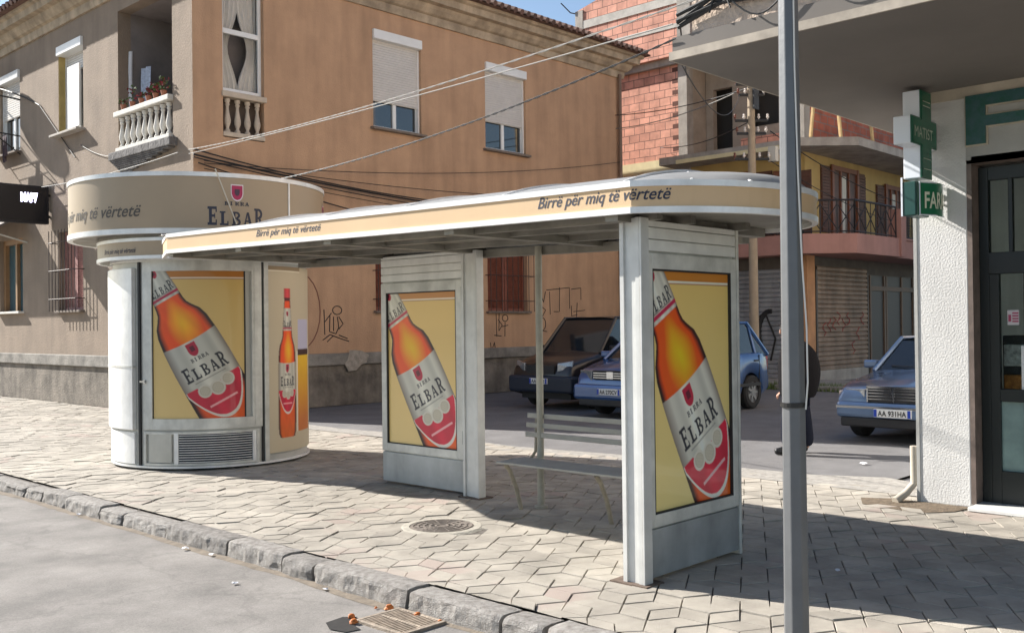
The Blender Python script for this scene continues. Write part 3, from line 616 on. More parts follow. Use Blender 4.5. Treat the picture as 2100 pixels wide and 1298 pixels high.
def band(path, z0, z1, t0, t1, closed=False):
    """vertical strip following a plan path, thickness t0..t1 outwards (left normal negative)"""
    mb = MB(); n = len(path); vs = []
    for i, p in enumerate(path):
        a = Vector(path[max(i-1, 0)]); b = Vector(path[min(i+1, n-1)]); t = (b-a).normalized(); nr = Vector((-t.y, t.x))*-1  # outward = right of travel
        for d in (t0, t1):
            for z in (z0, z1): vs.append((p[0]+nr.x*d, p[1]+nr.y*d, zsl(p[1])+z))
    fs = []
    for i in range(n-1):
        k = 4*i; q = k+4; fs += [(k, k+1, q+1, q), (k+2, q+2, q+3, k+3), (k, q, q+2, k+2), (k+1, k+3, q+3, q+1)]
    fs += [(0, 2, 3, 1), (4*(n-1), 4*(n-1)+1, 4*(n-1)+3, 4*(n-1)+2)]; return mb.add(vs, fs)
front = [(5.33, 10.5), (SX, SY1)]+[(SX, SY1-.5*i) for i in range(1, 12)]+[(SX, SY0+.02)]
capp = cap_pts(CR, 26); backp = [(SB, SY0+.02), (SB, SY1+.2)]
path_all = [(5.33, 10.5), (SX, SY1), (SX, 6.6)]+[(SX, 3.615)]+capp[1:]+[(SB, 3.65), (SB, SY1+.2)]
# outward normals: travelling +Y -> -Y along x=SX the road side is on the right
roof_o = None
def plan_offset(pts, d):
    c = Vector((5.85, 6.6)); out = []
    for p in pts:
        x = min(max(p[0], SX+d), SB-d); y = p[1]
        if y < 3.9: v = Vector((p[0]-CC[0], p[1]-CC[1])); v = v*(1-d/CR); x, y = CC[0]+v.x, CC[1]+v.y
        out.append((x, y))
    return out
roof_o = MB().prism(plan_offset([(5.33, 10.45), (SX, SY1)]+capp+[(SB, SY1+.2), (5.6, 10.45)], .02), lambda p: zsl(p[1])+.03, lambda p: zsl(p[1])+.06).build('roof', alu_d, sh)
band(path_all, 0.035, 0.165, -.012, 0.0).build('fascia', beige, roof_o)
band(path_all, 0.0, 0.038, -.03, 0.010).build('lower_trim', alu_w, roof_o)
band(path_all, 0.162, 0.2, -.03, 0.010).build('upper_trim', alu_w, roof_o)
# barrel top with ribs and a domed end
def top():
    mb = MB(); ys = [2.98+.1*i for i in range(8)]+[3.8+.35*i for i in range(18)]; nx = 14; vs = []
    for y in ys:
        if y < SY0: hw = sqrt(max(.0001, (CR-.02)**2-(y-CC[1])**2))
        else: hw = (SB-SX)/2-.02
        hw = min(hw, (SB-SX)/2-.02); k = min(1, max(0, (y-2.98)/.95)); k = sqrt(1-(1-k)**2) if k < 1 else 1; k *= min(1, max(0, (9.75-y)/1.8))
        for i in range(nx+1):
            t = -1+2*i/nx; vs.append(((SX+SB)/2+hw*t, y, zsl(y)+.195+.15*k*(1-t*t)))
    m_ = nx+1; return mb.add(vs, [(j*m_+i, j*m_+i+1, (j+1)*m_+i+1, (j+1)*m_+i) for j in range(len(ys)-1) for i in range(nx)])
top().build('roof_cover', mat('roof_cover_grey', (0.27, 0.27, 0.265), 0.6, var=0.12, scale=3, stain=.15), roof_o, smooth=True)
mb = MB()
for y in (3.7, 4.75, 5.8, 6.85, 7.9, 8.95, 9.7):
    mb.tube([((SX+SB)/2+.91*t/8, y, zsl(y)+.2+.15*min(1, max(0, (9.75-y)/1.8))*(1-(t/8)**2)) for t in range(-8, 9)], .014, 6)
mb.tube([((SX+SB)/2, y, zsl(y)+.352) for y in (3.7, 6.0, 7.9)], .014, 6)
for a in (225, 247, 270, 293, 315): mb.tube([(CC[0]+(CR-.03)*cos(radians(a)), CC[1]+(CR-.03)*sin(radians(a)), zsl(3.2)+.2), ((SX+SB)/2+.25*cos(radians(a)), 3.72, zsl(3.7)+.345)], .012, 6)
mb.build('roof_rib', alu_w, roof_o)
# soffit beams
mb = MB()
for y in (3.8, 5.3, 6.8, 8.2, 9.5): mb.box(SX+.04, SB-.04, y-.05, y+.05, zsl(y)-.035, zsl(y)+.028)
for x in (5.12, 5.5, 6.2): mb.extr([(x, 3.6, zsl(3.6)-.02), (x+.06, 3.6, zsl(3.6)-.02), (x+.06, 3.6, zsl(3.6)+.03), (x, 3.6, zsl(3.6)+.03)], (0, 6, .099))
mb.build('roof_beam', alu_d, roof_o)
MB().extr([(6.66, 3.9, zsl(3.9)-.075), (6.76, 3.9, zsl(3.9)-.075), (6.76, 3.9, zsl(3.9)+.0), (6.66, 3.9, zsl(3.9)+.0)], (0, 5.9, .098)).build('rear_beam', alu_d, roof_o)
# lettering along the fascia, which runs on round the end
def fpath(s):      # s metres from the corner: negative = on the straight side (towards +y), positive = round the end
    if s < 0: return (SX-.0015, SY0-s)
    a = radians(204.8)+s/CR; return (CC[0]+(CR+.0015)*cos(a), CC[1]+(CR+.0015)*sin(a))
SLOG = 'Birr\u00eb p\u00ebr miq t\u00eb v\u00ebrtet\u00eb'
def slogan(par, s0, s1, zb, size, pathf, zf, name='lettering', m=inkb, bold=.004):
    w0 = text_w(SLOG, size, shear=.35, bold=bold*size*3); k = (s1-s0)/w0
    text_mb(SLOG, size, lambda x, y: (*pathf(s0+x*k), zf(pathf(s0+x*k)[1])+zb+y), shear=.35, bold=bold*size*3).build(name, m, par)
slogan(roof_o, -.78, .24, .082, .105, fpath, zsl)
slogan(roof_o, -4.22, -3.22, .082, .085, fpath, zsl)
# advert panels --------------------------------------------------------------------------------
def panel(fr, u0, u1, z1, name, pu0, pu1, post_side, thick=.16):
    """header slats, framed poster box and kick plate in a wall frame (face at d = 0)"""
    core = MB().fbox(fr, u0, u1, -thick, -.02, 0.03, z1); o = core.build(name, alu, sh, bevel=.006)
    MB().fbox(fr, u0+.004, u1-.004, -.02, 0.0, .03, .335).build('kick_plate', mat('kick_plate_metal', (0.42, 0.44, 0.44), .5, metal=.3, var=.2, scale=3, stain=.35), o, bevel=.004)
    hd = MB(); zz = 2.115
    while zz < z1-.02: zt = min(z1, zz+.078); hd.fbox(fr, u0+.004, u1-.004, -.02, 0.002, zz, zt-.008); zz += .078
    hd.build('header_slats', mat('header_white', (.8, .8, .76), .5, var=.1, scale=6, stain=.12), o)
    fm = MB(); za, zb = .43, 2.0
    fm.fbox(fr, u0+.01, pu0, -.02, .012, .35, 2.1).fbox(fr, pu1, u1-.01, -.02, .012, .35, 2.1).fbox(fr, pu0, pu1, -.02, .012, .35, za).fbox(fr, pu0, pu1, -.02, .012, zb, 2.1)
    f_ = fm.build('poster_frame', alu, o, bevel=.004)
    MB().fbox(fr, pu0-.001, pu0+.012, -.018, .008, za, zb).fbox(fr, pu1-.012, pu1+.001, -.018, .008, za, zb).fbox(fr, pu0, pu1, -.018, .008, zb-.012, zb+.001).fbox(fr, pu0, pu1, -.018, .008, za-.001, za+.01).build('gasket', mat('gasket_black', (.02, .02, .02), .6), f_)
    flip = fr(1, 0, 0)[0] == fr(0, 0, 0)[0]        # x = const wall: larger u is to the left in view
    print_mesh(ADV, lambda u, v: fr((pu1-(pu1-pu0)*u) if flip else (pu0+(pu1-pu0)*u), -.012, zb-(zb-za)*v), 'poster', advm, f_, 1.1 if flip else 1.35)  # print brightened to stand in for bounce light, most on the near panel
    hw = MB()
    for z in (.5, 1.9): hw.fbox(fr, (u0+.0 if post_side < 0 else u1-.012), (u0+.012 if post_side < 0 else u1), .0, .02, z, z+.13)
    hw.build('hinge', mat('hinge_dark', (.08, .08, .08), .5), f_)
    return o
NP = WY(3.69); MP = WX(6.6)
panel(NP, 5.085, 6.2, 2.315, 'advert_panel', 5.175, 6.125, -1)
panel(MP, 6.93, 8.19, 2.385, 'advert_panel', 7.03, 8.1, -1)
post_m = mat('post_metal', (.66, .66, .63), .4, metal=.1, var=.12, scale=5, stain=.2)
def post(x0, x1, y0, y1, z1):
    o = MB().box(x0+.02, x1-.01, y0+.02, y1-.02, 0, z1).build('post', post_m, sh, bevel=.004)
    mb = MB()
    mb.box(x0+.004, x0+.02, y1-.05, y1-.02, .003, z1).box(x0+.008, x0+.02, y0+.02, y0+.05, .003, z1)
    mb.build('post_profile', post_m, o, smooth=True)
    MB().box(x0+.004, x1, y0+.0, y0+.016, 0.0, z1).build('post_flange', post_m, o, bevel=.003); return o
post(5.03, 5.12, 3.665, 3.855, 2.32); post(6.54, 6.64, 6.69, 6.92, 2.37)
MB().box(6.205, 6.235, 3.68, 3.86, 0, 2.315).build('post', alu, sh, bevel=.006)
for x, y in ((5.03, 3.66), (6.54, 6.68)): MB().box(x-.03, x+.16, y-.03, y+.26, -.004, .012).build('base_plate', mat('rusty_plate', (.14, .1, .075), .8, var=.4, scale=20), sh)
MB().lathe([(.06, 0.0), (.06, .02), (.032, .03), (.032, 2.36)], (6.63, 5.97, 0), seg=14).build('pole', mat('pole_cream', (.42, .4, .33), .5, var=.2, scale=5, stain=.3), sh, smooth=True)
# bench
slat_m = mat('bench_slat', (0.32, 0.315, 0.285), 0.5, metal=0.2, var=0.15, scale=5)
bn = thing('bench', 'slatted metal bench under the shelter roof with a cream pole behind it', 'bench', (6.5, 5.35, 0))
bk = MB(); bs = [(6.64, .80), (6.625, .715), (6.61, .63)]
mb = MB()
for x, z in bs: mb.box(x, x+.018, 4.5, 6.14, z, z+.045)
mb.build('backrest', slat_m, bn, bevel=.004)
mb = MB()
for i in range(8): mb.box(6.2+.048*i, 6.2+.048*i+.034, 4.5, 6.12, .43, .45)
mb.build('seat', slat_m, bn, bevel=.004)
legm = mat('bench_leg', (.33, .29, .22), .5, var=.25, scale=9)
for y in (4.62, 5.02, 6.04):
    MB().tube([(6.24, y, .425), (6.3, y, .36), (6.38, y, .2), (6.44, y, .0)], .02, 8).tube([(6.56, y, .425), (6.64, y, .5), (6.66, y, .83)], .014, 8).tube([(6.24, y, .425), (6.58, y, .425)], .014, 8).build('leg', legm, bn, smooth=True)
# ================================================================== KIOSK
KC = (6.5, 11.5); KR = 1.2
kk = thing('kiosk', 'round pale metal kiosk with a tall beige drum sign on top and bottle posters', 'kiosk', (KC[0], KC[1], 0))
body = MB().lathe([(KR-.02, .03), (KR-.02, 2.46)], (*KC, 0), seg=96).build('body', mat('kiosk_panel', (.5, .49, .45), .4, metal=.15, var=.07, scale=2, stain=.16), kk, smooth=True)
MB().lathe([(KR-.07, 0), (KR-.07, .035)], (*KC, 0), seg=64).build('base', mat('kiosk_base', (.03, .03, .03), .8), kk)
MB().arc(KC, KR-.03, KR+.012, 150, 336, .03, .055).build('bottom_rim', alu_w, body); MB().arc(KC, KR-.03, KR+.01, 150, 336, 2.44, 2.49).build('top_rim', alu_w, body)
# door with framed poster: frame is 4 curved members
def arcframe(a0, a1, z0, z1, fa, fz, r0, r1, name, m, par):
    return MB().arc(KC, r0, r1, a0, a0+fa, z0, z1).arc(KC, r0, r1, a1-fa, a1, z0, z1).arc(KC, r0, r1-.0015, a0+fa, a1-fa, z0, z0+fz).arc(KC, r0, r1-.0015, a0+fa, a1-fa, z1-fz, z1).build(name, m, par)
dr = arcframe(200.5, 268.5, .48, 2.45, 6, .125, KR-.02, KR+.012, 'door', alu, body)
MB().arc(KC, KR-.02, KR+.016, 264.0, 266.0, .5, 2.42).build('door_stile', alu, dr)
gsk = mat('gasket_black', (.02, .02, .02), .6)
MB().arc(KC, KR-.02, KR-.003, 206.2, 207.0, .6, 2.335).arc(KC, KR-.02, KR-.003, 258.2, 259.0, .6, 2.335).arc(KC, KR-.02, KR-.003, 207, 258.2, 2.325, 2.34).build('gasket', gsk, dr)
def arcmap(a0, a1, z0, z1, r): return lambda u, v: (KC[0]+r*cos(radians(a0+(a1-a0)*u)), KC[1]+r*sin(radians(a0+(a1-a0)*u)), z1-(z1-z0)*v)
print_mesh(ADV, arcmap(206.6, 258.4, .605, 2.33, KR-.008), 'poster', advm, dr, .88)  # print dimmed: the kiosk poster's shade is set in its colours
MB().arc(KC, KR, KR+.035, 201.6, 202.8, 1.02, 1.06).arc(KC, KR+.02, KR+.045, 199.5, 202.8, 1.03, 1.05).build('handle', mat('chrome', (.6, .6, .6), .2, metal=1.0), dr)
# access panel and ventilation grille below
fr_ = arcframe(200.5, 266.5, .06, .455, 1.6, .03, KR-.02, KR+.01, 'lower_frame', alu, body)
MB().arc(KC, KR-.02, KR+.006, 204, 218, .1, .43).build('access_panel', mat('access_metal', (.5, .49, .44), .45, metal=.2, var=.1), fr_)
gb = MB().arc(KC, KR-.019, KR-.012, 221.5, 263, .08, .43).build('vent_back', mat('vent_dark', (.015, .02, .03), .6), fr_)
mb = MB().arc(KC, KR-.02, KR+.01, 219.5, 221.8, .08, .44).arc(KC, KR-.02, KR+.01, 262.6, 264.6, .08, .44)
for i in range(12): mb.arc(KC, KR-.005, KR+.006, 221.8, 262.6, .098+.028*i, .105+.028*i)
mb.build('vent_louvre', alu_w, gb)
MB().arc(KC, KR-.03, KR+.0, 268.8, 270.0, .05, 2.46).build('seam', gsk, body)
MB().arc(KC, KR-.02, KR+.004, 196.5, 198.0, .05, 2.46).build('seam', gsk, body)
# left service door
MB().arc(KC, KR-.02, KR+.035, 150, 193.5, .47, 2.37).build('service_door', alu_w, body, bevel=.005)
MB().arc(KC, KR-.02, KR+.04, 158, 194, 1.2, 1.222).build('service_rail', alu, body)
MB().arc(KC, KR-.02, KR+.01, 150, 193.5, .07, .44).build('service_plate', alu_w, body)
# side advert with upright bottle
MB().arc(KC, KR-.02, KR+.012, 270.2, 273.0, .05, 2.46).build('side_frame', alu, body)
print_mesh(SLIM, arcmap(273.2, 335, .14, 2.40, KR+.004), 'poster', vcol_mat('side_print', .55), body)
# ring that carries the shelter fascia round the kiosk, and the drum sign
ring = MB().arc(KC, .9, 1.345, 0, 360, 2.485, 2.5, 90).build('ring', alu_d, kk)
MB().arc(KC, 1.33, 1.35, 0, 360, 2.5, 2.67, 90).build('ring_band', beige_shaded, ring)
for z0_, z1_ in ((2.462, 2.502), (2.668, 2.706)): MB().arc(KC, 1.325, 1.362, 0, 360, z0_, z1_, 90).build('ring_trim', alu_w, ring)
MB().arc(KC, .2, 1.34, 0, 360, 2.69, 2.755, 48).build('neck', alu_d, ring)
slogan(ring, 0, .62, 2.54, .08, lambda s: (KC[0]+1.353*cos(radians(176)+s/1.353), KC[1]+1.353*sin(radians(176)+s/1.353)), lambda y: 0)
DC = (6.5, 11.77); DR = 1.575
dm = MB().lathe([(DR-.03, 2.755), (DR-.02, 3.44)], (*DC, 0), seg=120).build('drum', alu_d, kk)
MB().arc(DC, DR-.02, DR, 0, 360, 2.8, 3.41, 150).build('drum_skin', beige_shaded, dm, smooth=True)
for z0_, z1_ in ((2.745, 2.805), (3.405, 3.455)): MB().arc(DC, DR-.05, DR+.012, 0, 360, z0_, z1_, 150).build('drum_trim', alu_w, dm, smooth=True)
MB().arc(DC, DR, DR+.01, 281.4, 282.2, 2.8, 3.41).build('drum_joint', alu_w, dm)
dp = lambda a0: (lambda s: (DC[0]+(DR+.003)*cos(radians(a0)+s/DR), DC[1]+(DR+.003)*sin(radians(a0)+s/DR)))
def dword(s, a_c, w_, z0, z1, tall=(), m=inkb, name='lettering', a0=None):
    mb = MB(); pf = dp(a_c)
    for p in word(s, -w_/2, w_/2, z0, z1, tall):
        mb.add([(*pf(x), y) for x, y in p], [tuple(range(len(p)))])
    mb.build(name, m, dm)
dword('ELBAR', 256, .68, 2.845, 3.06, tall=(0, 4)); dword('BIRRA', 256.2, .30, 3.08, 3.125)
slogan(dm, 0, 1.85, 2.945, .20, dp(149.5), lambda y: 0, m=inkg)
def shield(a_c, cz, s_, par):
    pf = dp(a_c)
    def sh_pts(k): 
        r = [(-.8*k, 1*k), (.8*k, 1*k)]+[(.8*k*sqrt(max(0, 1-((q)/1.15)**2)), (-q)*k) for q in [i*1.15/8 for i in range(9)]]; r += [(-a, b) for a, b in r[2:-1]][::-1]; return r
    for k, mm, off, nm in ((1.0, mat('shield_white', (.75, .68, .7), .5), .0, 'shield'), (.86, mat('shield_red', (.42, .02, .09), .5), .002, 'shield'), (.4, mat('shield_dark', (.07, .03, .06), .5), .004, 'shield')):
        mb = MB(); pts = sh_pts(k*s_); V = []
        for x, y in pts: q = pf(x); d = Vector((q[0]-DC[0], q[1]-DC[1])).normalized(); V.append((q[0]+d.x*off, q[1]+d.y*off, cz+y))
        mb.add(V, [tuple(range(len(V)))]); mb.build(nm, mm, dm)
shield(256.2, 3.235, .092, dm); shield(318, 3.15, .09, dm)
MB().tube([(DC[0]+1.62*cos(radians(247+a*1.2)), DC[1]+1.62*sin(radians(247+a*1.2)), 3.49-.09*a) for a in range(0, 8)], .007, 6).build('loose_cable', mat('cable_cream', (.6, .55, .45), .6), dm)

# ================================================================== STREET FURNITURE
lm = mat('lamp_post_steel', (0.14, 0.145, 0.15), 0.38, metal=0.15, var=0.12, scale=4, bump=.05, bscale=25)
lp = thing('lamp_post', 'tall tapered grey octagonal lamp post with black tape and a loose cable, in the foreground', 'lamp post', (4.5, 2.36, 0))
mb = MB(); vs = []
for z, r in ((0, .064), (6.5, .038)):
    for k in range(8): a = radians(10+45*k); vs.append((4.5+r*cos(a), 2.36+r*sin(a), z))
mb.add(vs, [(k, (k+1) % 8, 8+(k+1) % 8, 8+k) for k in range(8)]+[tuple(range(8)), tuple(range(8, 16))]); mb.build('shaft', lm, lp, bevel=.006)
MB().lathe([(.063, 1.228), (.066, 1.23), (.066, 1.25), (.063, 1.252)], (4.5, 2.36, 0), seg=20).build('tape', mat('black_tape', (.012, .012, .012), .35), lp)
MB().box(4.42, 4.58, 2.28, 2.44, -.005, .012).build('base_plate', lm, lp)
cam_side = lambda a, r: (4.5+r*cos(radians(a)), 2.36+r*sin(radians(a)))
pts = [(*cam_side(236, .052), 3.9), (*cam_side(237, .055), 2.9), (*cam_side(244, .06), 2.4), (*cam_side(252, .07), 1.95), (*cam_side(262, .082), 1.62), (*cam_side(264, .082), 1.35), (*cam_side(260, .072), 1.22)]
MB().tube(pts, .0045, 6).build('cable', mat('cable_white', (.7, .68, .62), .5), lp, smooth=True)
# manhole cover
mh = thing('manhole_cover', 'round cast iron manhole cover set in the paving in front of the shelter', 'manhole cover', (5.49, 6.05, 0))
iron = mat('cast_iron_dusty', (0.2, 0.17, 0.145), 0.75, metal=0.2, var=0.3, scale=14, bump=.4, bscale=90)
mb = MB().lathe([(.265, -.012), (.265, .0)], (5.49, 6.05, 0), seg=40)
for r in (.05, .1, .15, .2, .245): mb.lathe([(r-.009, .0), (r-.009, .005), (r+.009, .005), (r+.009, .0)], (5.49, 6.05, 0), seg=40, closed=True)
for k in range(12):
    a = 2*pi*k/12; mb.extr([(5.49+.06*cos(a), 6.05+.06*sin(a), 0), (5.49+.24*cos(a), 6.05+.24*sin(a), 0), (5.49+.24*cos(a+.05), 6.05+.24*sin(a+.05), 0)], (0, 0, .0045))
mb.build('lid', iron, mh)
MB().lathe([(.27, -.012), (.27, .003), (.325, .0015), (.36, -.012)], (5.49, 6.05, 0), seg=40, closed=True).build('collar', mat('collar_cement', (.4, .37, .31), .9, var=.2, scale=9, bump=.5), mh)
# storm drain
gx, gy = 3.8, 4.56; GDZ = .026
dg = thing('storm_drain', 'slotted iron storm drain grate in the gutter with rubbish round it', 'storm drain', (gx, gy, -.15))
rustm = mat('drain_iron', (.33, .27, .21), .75, metal=.2, var=.35, scale=20, bump=.4)
mb = MB().box(gx-.17, gx+.17, gy-.22, gy-.19, -.16, -.128).box(gx-.17, gx+.17, gy+.19, gy+.22, -.16, -.128).box(gx-.17, gx-.145, gy-.19, gy+.19, -.16, -.128).box(gx+.145, gx+.17, gy-.19, gy+.19, -.16, -.128).box(gx-.01, gx+.01, gy-.19, gy+.19, -.16, -.129)
mb.build('grate_frame', rustm, dg, bevel=.004)
mb = MB()
for i in range(15): y = gy-.178+.0254*i; mb.box(gx-.145, gx-.01, y-.006, y+.006, -.158, -.13).box(gx+.01, gx+.145, y-.006, y+.006, -.158, -.13)
mb.build('grate_bars', rustm, dg); dg.location.z += GDZ
MB().box(gx-.15, gx+.15, gy-.2, gy+.2, -.1555, -.153).build('drain_pit', mat('pit_black', (.008, .008, .008), .9), dg)
struct(MB().add([(gx-.3, gy+.34, -.1175), (gx-.16, gy+.36, -.1175), (gx-.1, gy+.29, -.1175), (gx-.2, gy+.24, -.1175), (gx-.24, gy+.08, -.1175), (gx-.33, gy+.1, -.1175), (gx-.36, gy+.22, -.1175)], [tuple(range(7))]).build('pothole', mat('pothole_dark', (.018, .016, .015), .95, var=.4, scale=20)))
org = mat('orange_peel', (.55, .16, .03), .6, var=.3, scale=30)
peel_lab = ['orange fruit peel beside the upper left corner of the drain grate', 'orange peel scrap against the granite kerb above the drain', 'small orange scrap right of the drain at the foot of the kerb', 'orange peel at the left edge of the drain', 'brown orange scrap at the lower left corner of the drain grate', 'tiny orange crumb beyond the far end of the drain']
def peel(x, y, r, lab, seed):
    random.seed(seed); mb = MB(); n = 10; vs = []
    for j in range(5):
        for k in range(n):
            a = 2*pi*k/n; rr = r*(.35+.65*j/4)*(1+.25*random.uniform(-1, 1)); vs.append((x+rr*cos(a), y+rr*sin(a)*.8, -.115+r*(1-(j/4)**2)*.9+.002*random.random()))
    mb.add(vs, [(j*n+k, j*n+(k+1) % n, (j+1)*n+(k+1) % n, (j+1)*n+k) for j in range(4) for k in range(n)]+[tuple(range(n))])
    single('orange_peel', mb, org, (x, y, -.115), lab, 'fruit peel', 'orange scraps round the drain')
for i, (x, y, r) in enumerate(((3.93, 4.83, .03), (3.945, 4.58, .026), (3.95, 4.38, .018), (3.66, 4.86, .025), (3.6, 4.76, .028), (3.88, 4.9, .012))): peel(x, y, r, peel_lab[i], i)
random.seed(21)
lit_lab = ['white paper scrap in the gutter, far left along the kerb', 'white scrap at the foot of the kerb left of the puddle stain', 'pale wrapper against the kerb face, nearest the kiosk', 'small white paper scrap lying on the open road', 'crumpled bluish wrapper on the shaded paving right of the lamp post', 'white scrap on the side street in front of the silver saloon car', 'pale crumb of paper in the gutter below the manhole cover']
for i, (x, y, z, r) in enumerate(((3.95, 9.5, -.113, .03), (3.9, 7.35, -.113, .035), (3.93, 7.0, -.113, .025), (3.6, 6.1, -.112, .025), (6.2, 2.95, .0, .02), (11.0, 4.9, .0, .05), (3.93, 5.5, -.113, .022))):
    mb = MB(); n = 7; vs = [(x+r*cos(2*pi*k/n)*random.uniform(.6, 1.2), y+r*sin(2*pi*k/n)*random.uniform(.6, 1.2), z+.003+random.uniform(0, r*.5)) for k in range(n)]+[(x, y, z+r*.55)]
    mb.add(vs, [(k, (k+1) % n, n) for k in range(n)]); single('paper_scrap', mb, mat('paper_white', (.7, .7, .72), .7), (x, y, z), lit_lab[i], 'litter', 'paper litter')

# ================================================================== PHARMACY BUILDING (right)
stucco = mat('stucco_white', (0.66, 0.65, 0.63), 0.9, var=0.08, scale=2, bump=0.3, bscale=60, stain=.12)
smooth_w = mat('render_grey_white', (0.42, 0.42, 0.40), 0.85, var=0.12, scale=1.5, bump=.1, stain=.2)
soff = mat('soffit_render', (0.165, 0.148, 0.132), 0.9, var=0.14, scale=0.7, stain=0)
edge_m = mat('slab_edge_cream', (0.6, 0.53, 0.42), 0.85, var=0.2, scale=3, stain=.25)
upw = mat('upper_stucco_pink', (0.52, 0.42, 0.34), 0.95, var=0.2, scale=9, bump=1.0, bscale=26)
ph = thing('pharmacy_building', 'white stuccoed pharmacy building whose upper floor overhangs on a broad dark soffit', 'building', (11, 0, 0))
PX_ = WX(9.05); YP = 3.52
MB().box(9.05, 9.3, 3.06, YP, 0, 3.7).build('pillar', stucco, ph, bevel=.01)
MB().box(9.042, 9.06, YP-.018, YP+.012, 0, 3.55).build('corner_bead', smooth_w, ph)
MB().box(9.3, 24, YP-.25, YP, 0, 3.7).build('side_wall', stucco, ph)
wall(PX_, -9, 3.06, 3.02, 3.7, [], .2).build('door_header', smooth_w, ph)
MB().box(9.04, 9.06, -9, 3.5, 3.6, 3.7).build('top_moulding', edge_m, ph)
# overhanging slab and storey above
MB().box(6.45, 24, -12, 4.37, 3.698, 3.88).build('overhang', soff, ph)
MB().box(6.43, 24, -12.01, 4.39, 3.70, 3.765).build('slab_edge', mat('slab_lip', (.38, .33, .27), .85, var=.3, scale=4), ph)
MB().box(6.47, 24, -12, 4.2, 3.885, 12).build('upper_wall', upw, ph)
# door opening: brown stone jamb, dark aluminium frame, glass, step
jamb = mat('jamb_stone', (.17, .13, .11), .5, var=.3, scale=9); dkf = mat('door_frame_black', (.008, .012, .012), .4)
MB().box(9.05, 9.4, 3.02, 3.06, .03, 3.05).box(9.05, 9.4, -2, 3.02, 3.02, 3.08).build('jamb', jamb, ph)
dg2 = MB().box(9.22, 9.3, 2.94, 3.02, .03, 3.0).box(9.22, 9.3, 1.2, 2.94, 2.88, 3.0).box(9.2, 9.3, 1.2, 2.94, 2.05, 2.24).box(9.215, 9.29, 2.60, 2.66, .03, 2.05).box(9.22, 9.28, 2.86, 2.94, .03, 2.05).box(9.22, 9.28, 2.66, 2.86, .03, .32).box(9.21, 9.29, 2.66, 2.86, .93, 1.04).box(9.22, 9.28, 2.74, 2.775, 2.24, 2.88).box(9.22, 9.28, 1.2, 1.3, .03, 2.05).build('door', dkf, ph, bevel=.004)
pane = mat('door_glass', (0.75, 0.85, 0.82), 0.02, trans=1.0, ior=1.12, spec=.8)
MB().box(9.25, 9.256, 1.3, 2.94, 1.04, 2.9).build('pane', pane, dg2)
MB().box(9.25, 9.256, 2.66, 2.86, .32, .93).build('frosted_pane', mat('frosted', (.22, .32, .3), .3, var=.25, scale=4), dg2)
MB().box(9.235, 9.245, 2.655, 2.69, 1.0, 1.42).build('door_handle', alu_w, dg2)
nt_ = MB().box(9.243, 9.248, 2.705, 2.80, 1.6, 1.73).build('notice', mat('notice_paper', (.6, .55, .55), .6), dg2)
mb = MB()
for i in range(4): mb.box(9.24, 9.2425, 2.71, 2.76, 1.625+.024*i, 1.638+.024*i)
mb.box(9.24, 9.2425, 2.77, 2.792, 1.63, 1.69); mb.build('notice_print', mat('notice_red', (.4, .06, .12), .6), nt_)
MB().box(8.86, 9.42, -3, 3.03, .0, .035).build('doorstep', mat('marble', (.72, .72, .7), .3, var=.1), ph, bevel=.006)
MB().box(9.3, 13, -4, 3.25, .0, .02).build('shop_floor', mat('shop_floor', (.25, .24, .22), .3), ph)
MB().box(9.3, 13, -4, 3.25, 3.3, 3.35).box(13, 13.1, -4, 3.25, 0, 3.3).box(9.3, 13, -4, -3.9, 0, 3.3).build('shop_interior', mat('shop_wall', (.3, .29, .27), .8), ph)
ds = thing('display_stand', 'red and white display stand just inside the glass door of the pharmacy', 'display stand', (9.9, 2.84, 0))
MB().box(9.75, 10.05, 2.68, 3.0, .02, 1.5).build('carcass', mat('stand_dark', (.05, .05, .055), .5), ds, bevel=.01)
for i in range(5): MB().box(9.71, 9.75, 2.70, 2.98, .1+.28*i, .3+.28*i).build('product_row', mat(['pr_red', 'pr_white', 'pr_red', 'pr_orange', 'pr_white'][i], [(.5, .03, .03), (.6, .6, .6), (.5, .03, .03), (.5, .2, .05), (.6, .6, .6)][i], .5, var=.5, scale=22), ds, bevel=.01)
# big F of the shop name, leafy green print with a pale edge
fp = [(3.05, 3.62), (3.05, 3.18), (2.885, 3.18), (2.885, 3.33), (2.5, 3.335), (2.5, 3.42), (2.885, 3.41), (2.885, 3.5), (2.5, 3.505), (2.5, 3.62)]
fsg = thing('letter_sign', 'large green capital F with a leafy print over the pharmacy door', 'letter sign', (9.0, 2.8, 3.18))
fmat = mat('letter_green', (.004, .065, .045), .4, var=.5, scale=14, dark=(.035, .10, .12))
def letter_F(o_, d0, d1, name, m, par):
    ys = [3.05+o_, 2.885-o_, 2.3]; mb = MB(); X0, X1 = 9.05-d1, 9.05-d0
    mb.box(X0, X1, 2.885-o_, 3.05+o_, 3.18-o_, 3.61+o_*.4).box(X0, X1, 2.35, 2.885-o_, 3.51-o_, 3.61+o_*.4).box(X0, X1, 2.5, 2.885-o_, 3.33-o_, 3.42+o_); return mb.build(name, m, par)
fe = letter_F(.012, .0, .02, 'letter_edge', edge_m, fsg); letter_F(0, .02, .035, 'letter_face', fmat, fsg)
